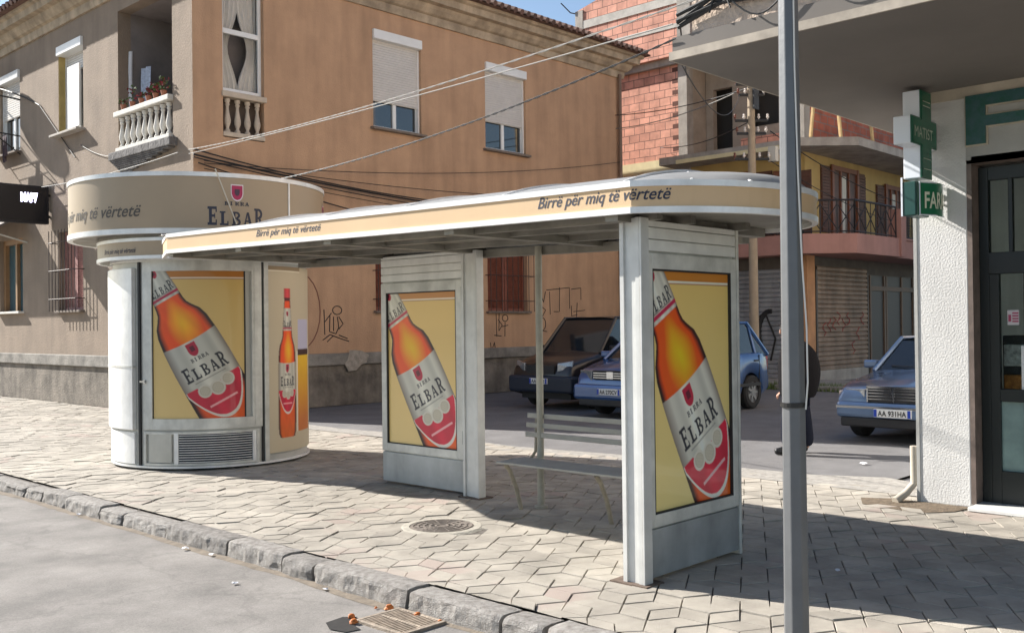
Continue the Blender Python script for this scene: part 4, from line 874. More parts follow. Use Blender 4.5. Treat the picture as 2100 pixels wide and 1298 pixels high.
# green cross sign: boxy cross sticking out from the wall, white returns, green faces
gf = mat('sign_green', (.008, .10, .055), .3, var=.15, scale=5); wf = mat('sign_white', (.72, .76, .82), .3)
cs = thing('pharmacy_cross', 'green cross sign with white edges sticking out from the white pillar', 'shop sign', (8.85, 3.38, 2.9))
def cross(a, b, z0, z1, zm0, zm1, x0, x1, y0, y1):
    return [(a, z0), (b, z0), (b, zm0), (x1, zm0), (x1, zm1), (b, zm1), (b, z1), (a, z1), (a, zm1), (x0, zm1), (x0, zm0), (a, zm0)]
cp = cross(8.66, 8.90, 2.89, 3.66, 3.17, 3.41, 8.45, 9.02, 0, 0)
MB().extr([(x, 3.31, z) for x, z in cp], (0, .15, 0)).build('casing', wf, cs, bevel=.008)
cpi = [(x+(.012 if x < 8.78 else -.012), z+(.012 if z < 3.29 else -.012)) for x, z in cp]
ce = MB().extr([(x, 3.302, z) for x, z in cp], (0, .009, 0)).build('front_edge', gf, cs)
MB().extr([(x, 3.298, z) for x, z in cpi], (0, .005, 0)).build('front_face', mat('sign_green_face', (.012, .14, .075), .25, var=.2, scale=7), cs)
MB().extr([(8.52+.0, 3.33, 3.195), (8.95, 3.33, 3.195), (8.95, 3.33, 3.385), (8.52, 3.33, 3.385)], (0, .11, 0)).build('core', wf, cs)
for k in (3.0, 3.55): MB().tube([(8.8, 3.39, k), (9.06, 3.39, k)], .015, 8).build('bracket', alu, cs)
tl = mat('sign_letters', (.55, .62, .5), .4)
text_mb('MATIST', .135, lambda x, y: (8.50+x*.92, 3.296, 3.235+y)).build('lettering', tl, cs)
for z in (3.52, 3.56, 2.97, 3.06): MB().box(8.70, 8.86, 3.295, 3.297, z, z+.006).build('led_line', tl, cs)
fs_ = thing('pharmacy_name_sign', 'small green box sign with white letters FARM below the green cross', 'shop sign', (8.8, 3.38, 2.56))
MB().box(8.6, 8.9, 3.33, 3.45, 2.56, 2.86).build('casing', mat('sign_case_dark', (.01, .06, .05), .35), fs_, bevel=.01)
mb = MB(); n = 12; vs = []
for i in range(n+1):
    t = i/n; x = 8.64+.40*t; y = 3.325-.09*sin(pi*t*.75)
    for z in (2.565, 2.855): vs.append((x, y, z))
mb.add(vs, [(2*i, 2*i+2, 2*i+3, 2*i+1) for i in range(n)]); fo = mb.build('front_face', mat('farm_green', (.015, .17, .08), .3), fs_, smooth=True)
cy = lambda x: 3.325-.09*sin(pi*min(1, max(0, (x-8.64)/.40))*.75)
text_mb('FARMACI', .2, lambda x, y: (8.69+x*.62, cy(8.69+x*.62)-.004, 2.63+y), bold=.004).build('lettering', mat('farm_letters', (.75, .78, .62), .4), fs_)
MB().tube([(8.64, 3.317, 2.568), (8.8, cy(8.8)-.008, 2.568), (9.03, cy(9.03)-.008, 2.568)], .006, 6).tube([(8.64, 3.317, 2.852), (8.8, cy(8.8)-.008, 2.852), (9.03, cy(9.03)-.008, 2.852)], .006, 6).tube([(8.645, 3.315, 2.565), (8.645, 3.315, 2.855)], .007, 6).build('edge', wf, fs_)
MB().box(8.595, 8.61, 3.445, 3.46, 2.56, 2.9).build('edge', wf, fs_)
# water pipe elbow at the pillar foot
single('drain_pipe', MB().tube([(9.08, 3.57, .5), (9.08, 3.57, .16), (9.0, 3.62, .07), (8.86, 3.66, .015)], .035, 10), mat('pipe_pvc', (.5, .45, .37), .5, var=.2), (9.0, 3.6, 0), 'cream plastic drain pipe bending out at the foot of the white pillar', 'pipe', smooth=True)
struct(MB().add([(8.5, 3.3, .0055), (8.75, 3.1, .0055), (9.04, 3.05, .0055), (9.04, 3.75, .0055), (8.9, 4.0, .0055), (8.6, 3.85, .0055)], [tuple(range(6))]).build('dirt_patch', mat('dirt', (.16, .12, .08), .95, var=.4, scale=14, bump=.8)))

# ================================================================== BRICK AND YELLOW BUILDING (behind)
FX, FY = 24.5, 12.43
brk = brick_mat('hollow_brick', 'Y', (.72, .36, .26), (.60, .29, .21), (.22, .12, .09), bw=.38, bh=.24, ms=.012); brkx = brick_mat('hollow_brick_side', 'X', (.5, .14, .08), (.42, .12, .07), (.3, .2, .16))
conc = mat('raw_concrete', (.40, .365, .32), .9, var=.25, scale=2, bump=.4, stain=.25); yel = mat('yellow_render', (.50, .36, .14), .85, var=.1, scale=1.2, stain=.12)
pink = mat('pink_render', (.42, .22, .18), .85, var=.1, scale=1.5, stain=.15); cream_b = mat('cream_band', (.68, .6, .36), .85, var=.12)
BX, BYf = WX(FX), WY(FY)
bb = thing('unfinished_block', 'unfinished flats of red brick over a yellow floor, pink balcony and shuttered shops', 'building', (28, 15, 0))
# ground floor: recessed shops
MB().box(FX+.02, 40, FY+.02, 24, 0, 3.45).build('ground_floor', mat('shop_wall_dark', (.13, .11, .09), .9, var=.2), bb)
MB().box(FX-.14, FX+.3, FY-.1, FY+.3, 0, 3.43).build('pillar', mat('orange_pillar', (.55, .28, .13), .8, var=.15, stain=.2), bb)
MB().box(FX-.05, FX+.2, 16.6, 20, 0, 3.43).box(FX-.05, FX+.2, 14.55, 14.75, 0, 3.43).build('pillar', conc, bb)
def roller(fr, u0, u1, z0, z1, m, d=.06, pitch=.13):
    mb = MB(); prof = []; z = z0
    while z < z1: prof += [(d, z), (d+.035, z+pitch*.25), (d+.035, z+pitch*.7), (d, z+pitch)]; z += pitch
    vs = []
    for dd, zz in prof: vs += [fr(u0, dd, zz), fr(u1, dd, zz)]
    mb.add(vs, [(2*i, 2*i+1, 2*i+3, 2*i+2) for i in range(len(prof)-1)]); o = mb.build('roller_shutter', m, bb)
    MB().fbox(fr, u0-.08, u0, 0, .1, 0, z1).fbox(fr, u1, u1+.08, 0, .1, 0, z1).build('shutter_guide', mat('guide_dark', (.1, .085, .07), .6), o); return o
rsm = mat('shutter_steel', (.34, .35, .36), .5, metal=.3, var=.2, scale=3, stain=.3); rsb = mat('shutter_brown', (.30, .215, .15), .6, metal=.1, var=.3, scale=2.5, stain=.35)
roller(BX, 12.85, 14.5, .1, 3.0, rsm); roller(BX, 14.85, 16.5, .1, 3.0, rsm); s2 = roller(BYf, 24.95, 28.1, .3, 3.05, rsb)
MB().box(24.9, 28.2, FY-.1, FY+.03, 0, .32).build('shop_step', conc, bb)
# steel shop door with patterned glass right of the shutter
dd_ = MB().box(28.3, 31.6, FY-.05, FY+.015, 0.1, 3.0).build('shop_door', mat('shop_door_dark', (.05, .045, .04), .5), bb)
mb = MB()
for x in (28.3, 29.3, 29.45, 30.6, 31.5): mb.box(x, x+.1, FY-.09, FY-.05, .1, 3.0)
mb.box(28.4, 31.5, FY-.088, FY-.05, 2.55, 2.68).box(28.4, 31.5, FY-.088, FY-.05, .1, .3); mb.build('door_frame', mat('door_brown', (.16, .11, .075), .6), dd_)
# scrawls on the shutters
scr = mat('spray_red', (.3, .06, .05), .8); mb = MB(); random.seed(5)
for k in range(9):
    x = 25.3+.3*k; z = random.uniform(.7, 1.6); mb.tube([(x+.12*sin(q*1.9+k), FY-.102, z+.09*q) for q in range(5)], .012, 5)
mb.build('graffiti', scr, bb)
mb = MB(); mb.tube([(FX-.105, 13.45+.35*cos(radians(a)), 1.35+.6*sin(radians(a))) for a in range(-70, 100, 12)], .07, 6); mb.tube([(FX-.105, 13.9, 1.75), (FX-.105, 13.6, 1.9), (FX-.105, 13.3, 1.2), (FX-.105, 13.45, .6)], .03, 5)
mb.build('graffiti', mat('spray_black2', (.02, .02, .02), .8), bb)
# balcony slab: chamfered round the corner
def slab_poly(o_): return [(FX-o_, 20), (FX-o_, FY-.35), (FX-o_+1.0, FY-.35-1.05+.0), (44, FY-.35-1.05), (44, FY+2), (FX+2, FY+2), (FX+2, 20)]
pol = [(23.7, 17.5), (23.7, 12.1), (24.66, 11.08), (27.3, 11.0), (27.3, 11.2), (40, 11.2), (40, 13), (26, 13), (26, 17.5)]
bal = MB().prism(pol, 3.42, 3.93).build('balcony', pink, bb)
MB().box(27.2, 27.55, 10.95, 11.3, 3.43, 4.75).build('balcony_pier', pink, bal); MB().box(27.55, 40, 11.15, 11.3, 3.93, 3.98).build('balcony_kerb', pink, bal)
ir = mat('railing_iron', (.03, .025, .025), .5)
def railing(p0, p1, z0, z1, n, xpat=False, par=None):
    mb = MB(); P = lambda t, z: (p0[0]+(p1[0]-p0[0])*t, p0[1]+(p1[1]-p0[1])*t, z)
    mb.tube([P(0, z1), P(1, z1)], .03, 6).tube([P(0, z0+.06), P(1, z0+.06)], .018, 6)
    for i in range(n+1): mb.tube([P(i/n, z0), P(i/n, z1)], .02 if i % 2 == 0 else .012, 6)
    if xpat:
        for i in range(0, n, 2):
            mb.tube([P(i/n, z0+.1), P((i+2)/n, z1-.1)], .014, 5).tube([P(i/n, z1-.1), P((i+2)/n, z0+.1)], .014, 5)
    mb.build('railing', ir, par)
railing((23.75, 13.6), (23.75, 12.12), 3.93, 4.75, 4, True, bal); railing((23.75, 17), (23.75, 13.6), 3.93, 4.75, 10, True, bal)
railing((23.75, 12.12), (24.66, 11.14), 3.93, 4.8, 6, True, bal); railing((24.66, 11.14), (27.2, 11.1), 3.93, 4.8, 8, True, bal)
railing((27.55, 11.22), (33, 11.22), 3.95, 4.75, 40, False, bal)
# yellow storey
MB().box(FX, 40, FY, 17.5, 3.93, 6.2).build('yellow_storey', yel, bb)
brn = mat('door_wood_brown', (.10, .045, .03), .5, var=.3, scale=6)
def byo(fr, u0, u1, z0, z1, glassw=.3):
    o = MB().fbox(fr, u0, u1, -.02, .04, z0, z1).build('window', brn, bb)
    mb = MB().fbox(fr, u0-.06, u0+.06, .04, .1, z0, z1+.06).fbox(fr, u1-.06, u1+.06, .04, .1, z0, z1+.06).fbox(fr, u0+.06, u1-.06, .04, .09, z1-.08, z1+.05)
    for k in (.33, .66): mb.fbox(fr, u0+(u1-u0)*k-.04, u0+(u1-u0)*k+.04, .04, .08, z0, z1-.08)
    mb.build('frame', mat('frame_redbrown', (.2, .075, .04), .5), o)
    MB().fbox(fr, u0+(u1-u0)*.38, u0+(u1-u0)*.38+glassw, .041, .05, z0+.05, z1-.2).build('curtain_pane', mat('pale_curtain', (.6, .58, .5), .5), o)
    for s0, s1 in ((u0-.62, u0-.08), (u1+.08, u1+.6)):
        z = z0; sh_ = MB().fbox(fr, s0, s1, .01, .03, z0, z1)
        while z < z1-.07: sh_.fbox(fr, s0+.02, s1-.02, .028, .06, z, z+.07); z += .085
        sh_.build('open_shutter', mat('shutter_dkbrown', (.12, .055, .035), .6, var=.2), o)
    return o
byo(BYf, 26.0, 27.6, 4.1, 5.95, .28); byo(BYf, 29.6, 30.8, 4.1, 5.75, .36)
w = byo(BX, 14.0, 15.3, 4.1, 5.8, .25); byo(BX, 12.85, 13.25, 3.95, 5.7, .1)
MB().box(31.2, 31.45, 11.5, 11.7, 3.9, 6.2).build('column', brn, bb)
# slab over the yellow storey, chamfered like the balcony
pol2 = [(23.6, 16.5), (23.6, 12.1), (24.66, 11.0), (40, 11.0), (40, 13), (26, 13), (26, 16.5)]
MB().prism(pol2, 6.2, 6.42).build('floor_slab', conc, bb)
MB().box(23.56, 23.61, 12.1, 15.9, 6.18, 6.29).build('slab_strip', cream_b, bb)
MB().box(FX-.1, 26, 16.0, 16.45, 3.93, 6.4).build('corner_concrete', conc, bb)
MB().box(FX-.03, 40, 16.42, 24, 3.45, 6.55).build('cream_storey', cream_b, bb)
# brick storey 1: loggia on the right, brick wall on the left
MB().box(FX, FX+.25, 16.4, 24, 6.55, 9.3).build('brick_wall', brk, bb)
mb = MB()
for i in range(8): mb.box(FX-.004, FX+.1, 16.42, 16.62, 6.75+.335*i, 6.88+.335*i)
mb.build('block_recess', mat('recess_brown', (.12, .05, .035), .9), bb)
MB().box(FX-.03, FX+.3, 16.1, 16.4, 6.55, 9.3).build('concrete_column', conc, bb)
lgm = mat('loggia_render', (.36, .30, .24), .9, var=.2, scale=2)
wall(WX(FX+1.0), 12.5, 16.1, 6.42, 9.3, [(15.2, 15.85, 6.5, 8.6), (13.2, 14.6, 7.3, 8.8)], .2).build('loggia_wall', lgm, bb)
MB().box(FX+1.6, FX+1.65, 12.5, 16.1, 6.42, 9.3).build('dark_room', room_m, bb)
MB().box(FX+.94, FX+.99, 13.1, 14.9, 6.45, 7.0).build('brick_parapet', brk, bb)
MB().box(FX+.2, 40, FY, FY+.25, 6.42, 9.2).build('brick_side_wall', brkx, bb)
MB().box(FX-.03, FX+.3, FY-.02, FY+.35, 6.42, 9.3).build('concrete_column', conc, bb)
pr = mat('timber_prop', (.6, .42, .2), .8, var=.2)
for x, y, a in ((23.9, 11.95, .12), (24.5, 11.4, -.1), (26.0, 11.2, -.1)): MB().tube([(x, y, 6.42), (x+a, y-a*2, 9.2)], .05, 6).build('timber_prop', pr, bb)
# second slab (sunlit edge) and top brick storey
MB().box(FX-.14, 40, 12.0, 24, 9.3, 9.52).build('floor_slab', conc, bb)
MB().box(FX+.02, FX+1.65, 16.12, 16.38, 6.45, 9.3).build('loggia_side', lgm, bb)
MB().box(FX-.3, FX-.05, 16.2, 20.0, 9.5, 11.0).build('brick_wall', brk, bb)
MB().box(FX-.33, FX-.02, 15.9, 20.0, 11.0+.0, 11.25).box(FX-.32, FX-.03, 16.2, 20.0, 10.3, 10.42).build('ring_beam', mat('beam_pale', (.5, .47, .42), .9, var=.2, scale=4), bb)
MB().box(FX-.34, FX, 19.75, 20.05, 9.5, 11.6).build('concrete_column', conc, bb)
MB().box(FX-.35, FX, 15.75, 16.2, 9.53, 12.2).build('concrete_column', conc, bb)
MB().extr([(FX-.3, 20.0, 11.25), (FX-.3, 16.2, 11.25), (FX-.3, 16.2, 12.5), (FX-.3, 20.0, 11.62)], (.25, 0, 0)).build('brick_wall', brk, bb)
MB().box(FX-.25, FX, 15.12, 15.7, 9.53, 12.3).build('brick_infill', brk, bb)
MB().tube([(FX-.2, 19.9, 11.5), (FX-.4, 20.2, 11.6), (FX-.5, 20.5, 11.95)], .02, 5).build('rebar', ir, bb)
# kerbed verge at the foot of the block
struct(MB().box(21.9, FX, 5, 12.0, -.03, .12).box(22.6, FX, 12.0, 22, -.03, .12).build('far_pavement', mat('far_paving', (.3, .28, .24), .9, var=.25), bevel=.02))
gm = mat('grass_blades', (.10, .15, .03), .8, var=.4, scale=9, island=.3); mb = MB(); random.seed(3)
for k in range(1500):
    x = random.uniform(21.75, 22.3); y = random.uniform(9.0, 13.5); h = random.uniform(.04, .14); a = random.uniform(0, 6.3); wv = .012
    mb.add([(x-wv*cos(a), y-wv*sin(a), .0), (x+wv*cos(a), y+wv*sin(a), .0), (x+.05*sin(a), y+.05*cos(a), h+.1*(x > 21.9))], [(0,1,2)])
tag(mb.build('grass', gm), None, None, kind='stuff')

# ================================================================== UTILITY POLE
up_ = thing('utility_pole', 'concrete utility pole with crossarms and white porcelain insulators in front of the unfinished block', 'utility pole', (20.5, 11.72, 0))
pc = mat('pole_concrete', (.34, .27, .19), .85, var=.15, scale=4)
MB().lathe([(.12, 0), (.08, 7.35)], (20.5, 11.72, 0), seg=14).build('shaft', pc, up_, smooth=True)
am = mat('crossarm_steel', (.05, .05, .05), .6, metal=.4); por = mat('porcelain', (.65, .6, .55), .25); rx = Vector((.69, -.725, 0))
ctr = Vector((20.5, 11.72, 0))
for z, hw in ((7.2, .36), (6.95, .3), (6.35, .38), (6.05, .34), (5.45, .4)):
    a = ctr-rx*hw; b = ctr+rx*hw; MB().tube([(a.x, a.y, z), (b.x, b.y, z)], .035, 6).build('crossarm', am, up_)
    for k in (-1, -.45, .45, 1):
        p = ctr+rx*hw*k; MB().lathe([(.012, z), (.012, z+.05), (.032, z+.06), (.036, z+.09), (.02, z+.11), (.03, z+.13), (.02, z+.155), (.0, z+.16)], (p.x, p.y, 0), seg=10).build('insulator', por if k*z > -3.5 else mat('brown_porcelain', (.15, .05, .03), .3), up_, smooth=True)
MB().box(20.5+.5, 20.85, 11.3, 11.5, 5.4, 5.75).build('junction_box', mat('box_pale', (.5, .48, .42), .6), up_, bevel=.01)
MB().box(20.4, 20.62, 11.58, 11.62, 6.6, 7.3).build('bracket', am, up_)
# ================================================================== CABLES
cbk = mat('cable_black', (.015, .015, .015), .6); cpl = mat('cable_pale', (.26, .25, .23), .7)
def cable(p0, p1, sag, r, lab, m=cbk, twist=0, n=40, grp='overhead cables'):
    A, B = Vector(p0), Vector(p1); mb = MB()
    def pt(t): p = A.lerp(B, t); return Vector((p.x, p.y, p.z-4*sag*t*(1-t)))
    if twist:
        for ph_ in (0, pi):
            mb.tube([pt(i/(n*8))+Vector((0.0, cos(i*.55+ph_)*r*1.1, sin(i*.55+ph_)*r*1.1)) for i in range(n*8+1)], r, 5)
    else: mb.tube([pt(i/n) for i in range(n+1)], r, 6)
    single('overhead_cable', mb, m, tuple(A), lab, 'cable', grp, smooth=True)
CC_ = (6.44, 4.4, 3.95)
cable((9.1, 16.9, 4.97), (6.42, 4.1, 4.12), .12, .0048, 'thick pale twisted cable from the house corner up to the canopy, the uppermost', cpl, 1)
cable((9.12, 16.92, 4.9), (6.43, 4.35, 3.98), .04, .006, 'thin pale cable just under the twisted one', cpl)
cable((6.9, 10.75, 3.5), (6.43, 4.33, 3.86), .12, .005, 'black cable from the kiosk drum up to the canopy corner', cbk, 1)
cable((9.2, 16.9, 5.0), (22.3, 16.85, 5.05), .5, .014, 'dark cable sagging across the ochre wall, highest of four', grp='cables along the ochre wall')
cable((9.2, 16.9, 4.9), (17.4, 16.9, 4.45), .12, .018, 'thick dark cable falling to the right across the ochre wall', grp='cables along the ochre wall')
cable((9.2, 16.9, 4.85), (22.3, 16.85, 4.6), .35, .011, 'thin dark cable, third down on the ochre wall', grp='cables along the ochre wall')
cable((9.3, 16.9, 4.75), (16.0, 16.9, 3.75), .08, .013, 'lowest dark cable slanting down the ochre wall behind the shelter roof', grp='cables along the ochre wall')
cable((9.05, 17.2, 4.95), (9.0, 31, 5.75), .35, .010, 'pale cable running left from the house corner above the black screen', cpl)
for i_, (za, zb, sg, lb) in enumerate(((4.75, 6.2, .25, 'thin black wire rising to the right below the shuttered windows'), (4.8, 5.2, .22, 'thin black wire just above the four dark cables on the ochre wall'), (4.65, 4.0, .1, 'thin black wire lowest behind the shelter roof on the ochre wall'))):
    cable((9.4, 16.87, za), (22.2, 16.84, zb), sg, .008, lb, grp='thin wires along the ochre wall')
cable((20.5, 11.6, 7.15), (22.3, 17.3, 7.6), .15, .012, 'dark cable from the pole top to the ochre house eaves', grp='cables at the utility pole')
cable((20.2, 12.0, 6.98), (22.3, 17.2, 7.2), .15, .012, 'second cable from the pole crossarm to the ochre house', cpl, grp='cables at the utility pole')
cable((20.5, 11.6, 6.4), (24.4, 17.0, 6.9), .2, .012, 'cable from the middle crossarm towards the brick wall', grp='cables at the utility pole')
cable((20.8, 11.4, 6.1), (33, 12.2, 5.2), .3, .012, 'cable running right from the pole past the yellow wall', grp='cables at the utility pole')
cable((20.8, 11.4, 5.4), (33, 12.2, 4.6), .3, .010, 'lower thin cable running right from the pole past the yellow wall', grp='cables at the utility pole')
# bundle of cables clamped along the canopy edge
cb = thing('cable_bundle', 'thick tangled black cable bundle clamped along the front edge of the pharmacy canopy', 'cable bundle', CC_)
for k in range(5):
    random.seed(k); MB().tube([(6.42+.012*random.uniform(-1, 1), 4.3-.35*i, 4.02+.03*k/2+.035*sin(i*1.3+k*2)+(0.02 if i else -.08)) for i in range(14)], .016, 6).build('strand', cbk, cb, smooth=True)
MB().tube([(6.4, 4.0-.02*i, 3.98+.16*sin(i*.35)) for i in range(10)], .007, 5).tube([(6.4, 3.8-.05*i, 4.02-.14*sin(pi*i/9)) for i in range(10)], .007, 5).tube([(6.4, 3.2-.05*i, 4.02-.12*sin(pi*i/9)) for i in range(10)], .006, 5).build('loop', cbk, cb, smooth=True)

cable((6.46, 4.37, 3.8), (20.3, 11.9, 6.95), .5, .006, 'thin dark wire from the canopy corner to the pole top', grp='thin wires right of the ochre house')
cable((6.46, 4.3, 3.95), (24.3, 15.9, 9.0), .3, .007, 'thin dark wire from the canopy corner to the concrete frame of the brick floor', grp='thin wires right of the ochre house')

# ================================================================== CARS
tyre_m = mat('tyre_rubber', (.02, .02, .02), .85, bump=.2); rim_m = mat('rim_alloy', (.35, .35, .36), .35, metal=.8); black_p = mat('black_trim', (.02, .02, .022), .55)
car_glass = mat('car_glass', (.012, .016, .02), .05, spec=.5, coat=.35); lens = mat('lamp_lens', (.34, .37, .40), .12, coat=1.0, metal=.5, var=.3, scale=25); chrome = mat('car_chrome', (.6, .62, .65), .15, metal=.95)
plate_m = mat('plate_white', (.72, .72, .7), .5); plate_b = mat('plate_blue', (.02, .06, .4), .5); ambl = mat('amber_lens', (.5, .2, .03), .2)
def car(root, paint, L, Wd, prof, cab, wheels, wr, plate, grille_kind, belt, cab_in=.14, bumper=None, low=.22):
    """local frame: nose at x = 0, tail at x = L, y = +-Wd/2, z up. prof: hull top line (x, z); cab: greenhouse outline (x, z)"""
    def place(mb, name, m, parent, **k): 
        o = mb.build(name, m, None, **k); o.parent = parent; return o
    hx = sorted(set([p[0] for p in prof]+[i*L/44 for i in range(45)])); hw = Wd/2
    def top(x): return float(np.interp(x, [p[0] for p in prof], [p[1] for p in prof]))
    def nar(x): e = min(x, L-x); return hw*(1-.13*max(0, 1-e/.55)**2)
    def bot(x):
        z = low+.10*max(0, 1-x/.5)+.1*max(0, 1-(L-x)/.5)
        for wx in wheels:
            d = abs(x-wx); R = wr+.055
            if d < R: z = max(z, wr+sqrt(R*R-d*d)*.98)
        return z
    mb = MB(); ring = 13; vs = []
    for x in hx:
        zt, zb, w_ = top(x), bot(x), nar(x); zb = min(zb, zt-.1); zm = zb+(zt-zb)*.5
        half = [(w_*.93, zb), (w_*.985, zb+(zt-zb)*.15), (w_, zm), (w_*.985, zb+(zt-zb)*.8), (w_*.945, zt-.035), (w_*.88, zt-.004), (0, zt+.028)]
        pts = half+[(-a, b) for a, b in half[:-1][::-1]]; vs += [(x, a, b) for a, b in pts]
    n = len(hx); fs = [(i*ring+k, i*ring+k+1, (i+1)*ring+k+1, (i+1)*ring+k) for i in range(n-1) for k in range(ring-1)]+[tuple(range(ring))[::-1], tuple(range((n-1)*ring, n*ring))]
    mb.add(vs, fs); body = place(mb, 'body', paint, root, smooth=True)
    place(MB().box(.15, L-.15, -hw+.22, hw-.22, low-.02, min(p[1] for p in prof)-.02), 'underbody', black_p, body)
    # greenhouse: glass hull + roof + pillars
    x0, x1, x2, x3, zr = cab            # base front, roof front, roof rear, base rear, roof height
    wb, wt = hw*.90, hw*.90-cab_in
    zb0, zb3 = top(x0)-.02, top(x3)-.02
    G = [(x0, wb, zb0), (x1, wt, zr-.03), (x2, wt, zr-.03), (x3, wb, zb3)]
    mb = MB(); vs = [(x, y, z) for x, y, z in G]+[(x, -y, z) for x, y, z in G]
    mb.add(vs, [(0,1,2,3), (4,7,6,5), (0,4,5,1), (3,2,6,7), (1,5,6,2)]); gl = place(mb, 'windows', car_glass, body)
    mb = MB(); rn = 8; vs = []
    for i in range(9):
        t = i/8; x = x1-.04+(x2-x1+.1)*t; zz = zr-.025+.035*sin(pi*min(1, max(0, t*.9+.05)))
        for k in range(rn+1): s_ = -1+2*k/rn; vs.append((x, s_*(wt+.012), zz-.045*s_*s_*s_*s_+.01))
    mb.add(vs, [(i*(rn+1)+k, i*(rn+1)+k+1, (i+1)*(rn+1)+k+1, (i+1)*(rn+1)+k) for i in range(8) for k in range(rn)]); vs2 = [(v[0], v[1], v[2]-.03) for v in vs]
    rf = place(mb, 'roof', paint, body, smooth=True)
    pil = .035
    for s_ in (1, -1):
        mb = MB(); mb.tube([(x0-.03, s_*wb, zb0+.01), (x1, s_*wt, zr-.02)], pil*.9, 6).tube([(x3+.02, s_*wb*.99, zb3), (x2, s_*wt, zr-.02)], pil*1.3, 6).tube([(x1-.02, s_*(wt+.002), zr-.02), (x2+.02, s_*(wt+.002), zr-.02)], pil*.8, 6)
        xm = (x1+x2)/2+.05; mb.tube([(xm, s_*(wb+.0), top(xm)-.02), (xm, s_*wt, zr-.02)], pil*.9, 6)
        xm = x2-.1 if x3-x2 < .4 else x2+.05; mb.tube([(xm+.05, s_*wb, top(xm)-.02), (xm, s_*wt, zr-.02)], pil*.9, 6)
        place(mb, 'window_pillars', paint, body, smooth=True)
    # door seams
    for s_ in (1, -1):
        mb = MB()
        for xs in (x0+.28, (x1+x2)/2+.05, x2+.12): mb.box(xs-.004, xs+.004, s_*hw*.975, s_*hw*1.001, low+.16, top(xs)-.05)
        mb.box(.5, L-.5, s_*hw*.985, s_*(hw+.012), low+.22, low+.28)
        place(mb, 'side_trim', black_p, body)
    for s_ in (1, -1):
        mr = MB().box(x0+.18, x0+.33, s_*(hw*.95), s_*(hw+.17), top(x0)+.02, top(x0)+.14); place(mr, 'mirror', paint, body, bevel=.03)
        for k, xs in enumerate(((x0+x1)/2+.75, (x1+x2)/2+.75)): place(MB().box(xs, xs+.15, s_*hw*.985, s_*(hw+.02), top(xs)-.17, top(xs)-.14), 'door_handle', black_p, body, bevel=.005)
    # wheels
    for wx in wheels:
        for s_ in (1, -1):
            yy = s_*(hw-.105); tw = .19; t_ = MB().lathe([(wr*.62, yy-tw/2), (wr*.9, yy-tw/2), (wr, yy-tw/2+.03), (wr, yy+tw/2-.03), (wr*.9, yy+tw/2), (wr*.62, yy+tw/2)], (wx, 0, wr), axis='y', seg=28, closed=True)
            wh = place(t_, 'wheel', tyre_m, root, smooth=True); yo = s_*(hw-.03)
            rm = MB().lathe([(wr*.63, yo-.03*s_), (wr*.63, yo), (wr*.57, yo), (wr*.55, yo-.02*s_)], (wx, 0, wr), axis='y', seg=28)
            for k in range(7):
                a = 2*pi*k/7; c_, d_ = cos(a), sin(a); p = [(wx+c_*.05-d_*.03, wr+d_*.05+c_*.03), (wx+c_*.05+d_*.03, wr+d_*.05-c_*.03), (wx+c_*wr*.6+d_*.022, wr+d_*wr*.6-c_*.022), (wx+c_*wr*.6-d_*.022, wr+d_*wr*.6+c_*.022)]
                rm.extr([(q[0], yo-.015*s_, q[1]) for q in p], (0, .02*s_, 0))
            rm.lathe([(.0, yo+.01*s_), (.06, yo+.01*s_), (.07, yo-.01*s_)], (wx, 0, wr), axis='y', seg=16); place(rm, 'rim', rim_m, wh)
            place(MB().lathe([(wr*.5, yy), (wr*.56, yy)], (wx, 0, wr), axis='y', seg=20), 'brake_disc', black_p, wh)
    return body, place, top, nar
def plates(place, body, z, text, w_=.5):
    p = place(MB().box(-.085, -.05, -w_/2, w_/2, z, z+.11), 'number_plate', plate_m, body, bevel=.004)
    place(MB().box(-.088, -.084, w_/2-.045, w_/2-.004, z+.005, z+.105).box(-.088, -.084, -w_/2+.004, -w_/2+.045, z+.005, z+.105), 'plate_band', plate_b, p)
    vs, fs = text_geo(text, .1, align='CENTER', bold=.002); wd = max(v[0] for v in vs)-min(v[0] for v in vs); k = (w_-.12)/wd
    place(MB().add([(-.089, -x*k, z+.02+y*.98) for x, y in vs], fs), 'plate_lettering', mat('plate_ink', (.02, .02, .02), .5), p)
# 1 silver-blue saloon -------------------------------------------------------------------------
p_blue = mat('paint_steel_blue', (.13, .20, .33), .3, metal=.4, coat=1.0, var=.08, scale=6)
c1 = thing('parked_car', 'silver blue saloon with a chrome framed grille, nose towards us beside the white pillar', 'car', (12.95, 5.34, 0))
b1, pl, tp, nr_ = car(c1, p_blue, 4.5, 1.80, [(0, .60), (.03, .70), (.12, .745), (.5, .82), (1.15, .90), (1.3, .93), (3.5, .95), (3.65, .96), (4.3, .93), (4.46, .86), (4.5, .6)], (1.28, 1.95, 3.0, 3.62, 1.41), (.82, 3.55), .315, None, 0, .9)
pl(MB().box(-.05, .16, -.80, .80, .34, .56), 'bumper', p_blue, b1, bevel=.05); pl(MB().box(-.03, .1, -.74, .74, .22, .345), 'front_valance', black_p, b1, bevel=.02); pl(MB().box(-.056, -.045, -.79, .79, .47, .5), 'bumper_trim', chrome, b1)
g_ = pl(MB().box(-.03, .02, -.33, .33, .56, .75).box(-.032, .02, -.345, -.33, .56, .76), 'grille', black_p, b1)
mb = MB().box(-.045, -.0, -.36, .36, .745, .775).box(-.045, 0, -.36, -.34, .56, .76).box(-.045, 0, .34, .36, .56, .76).box(-.042, 0, -.012, .012, .56, .76)
for z in (.595, .635, .675, .715): mb.box(-.036, -.02, -.34, .34, z, z+.012)
pl(mb, 'grille_bars', chrome, g_)
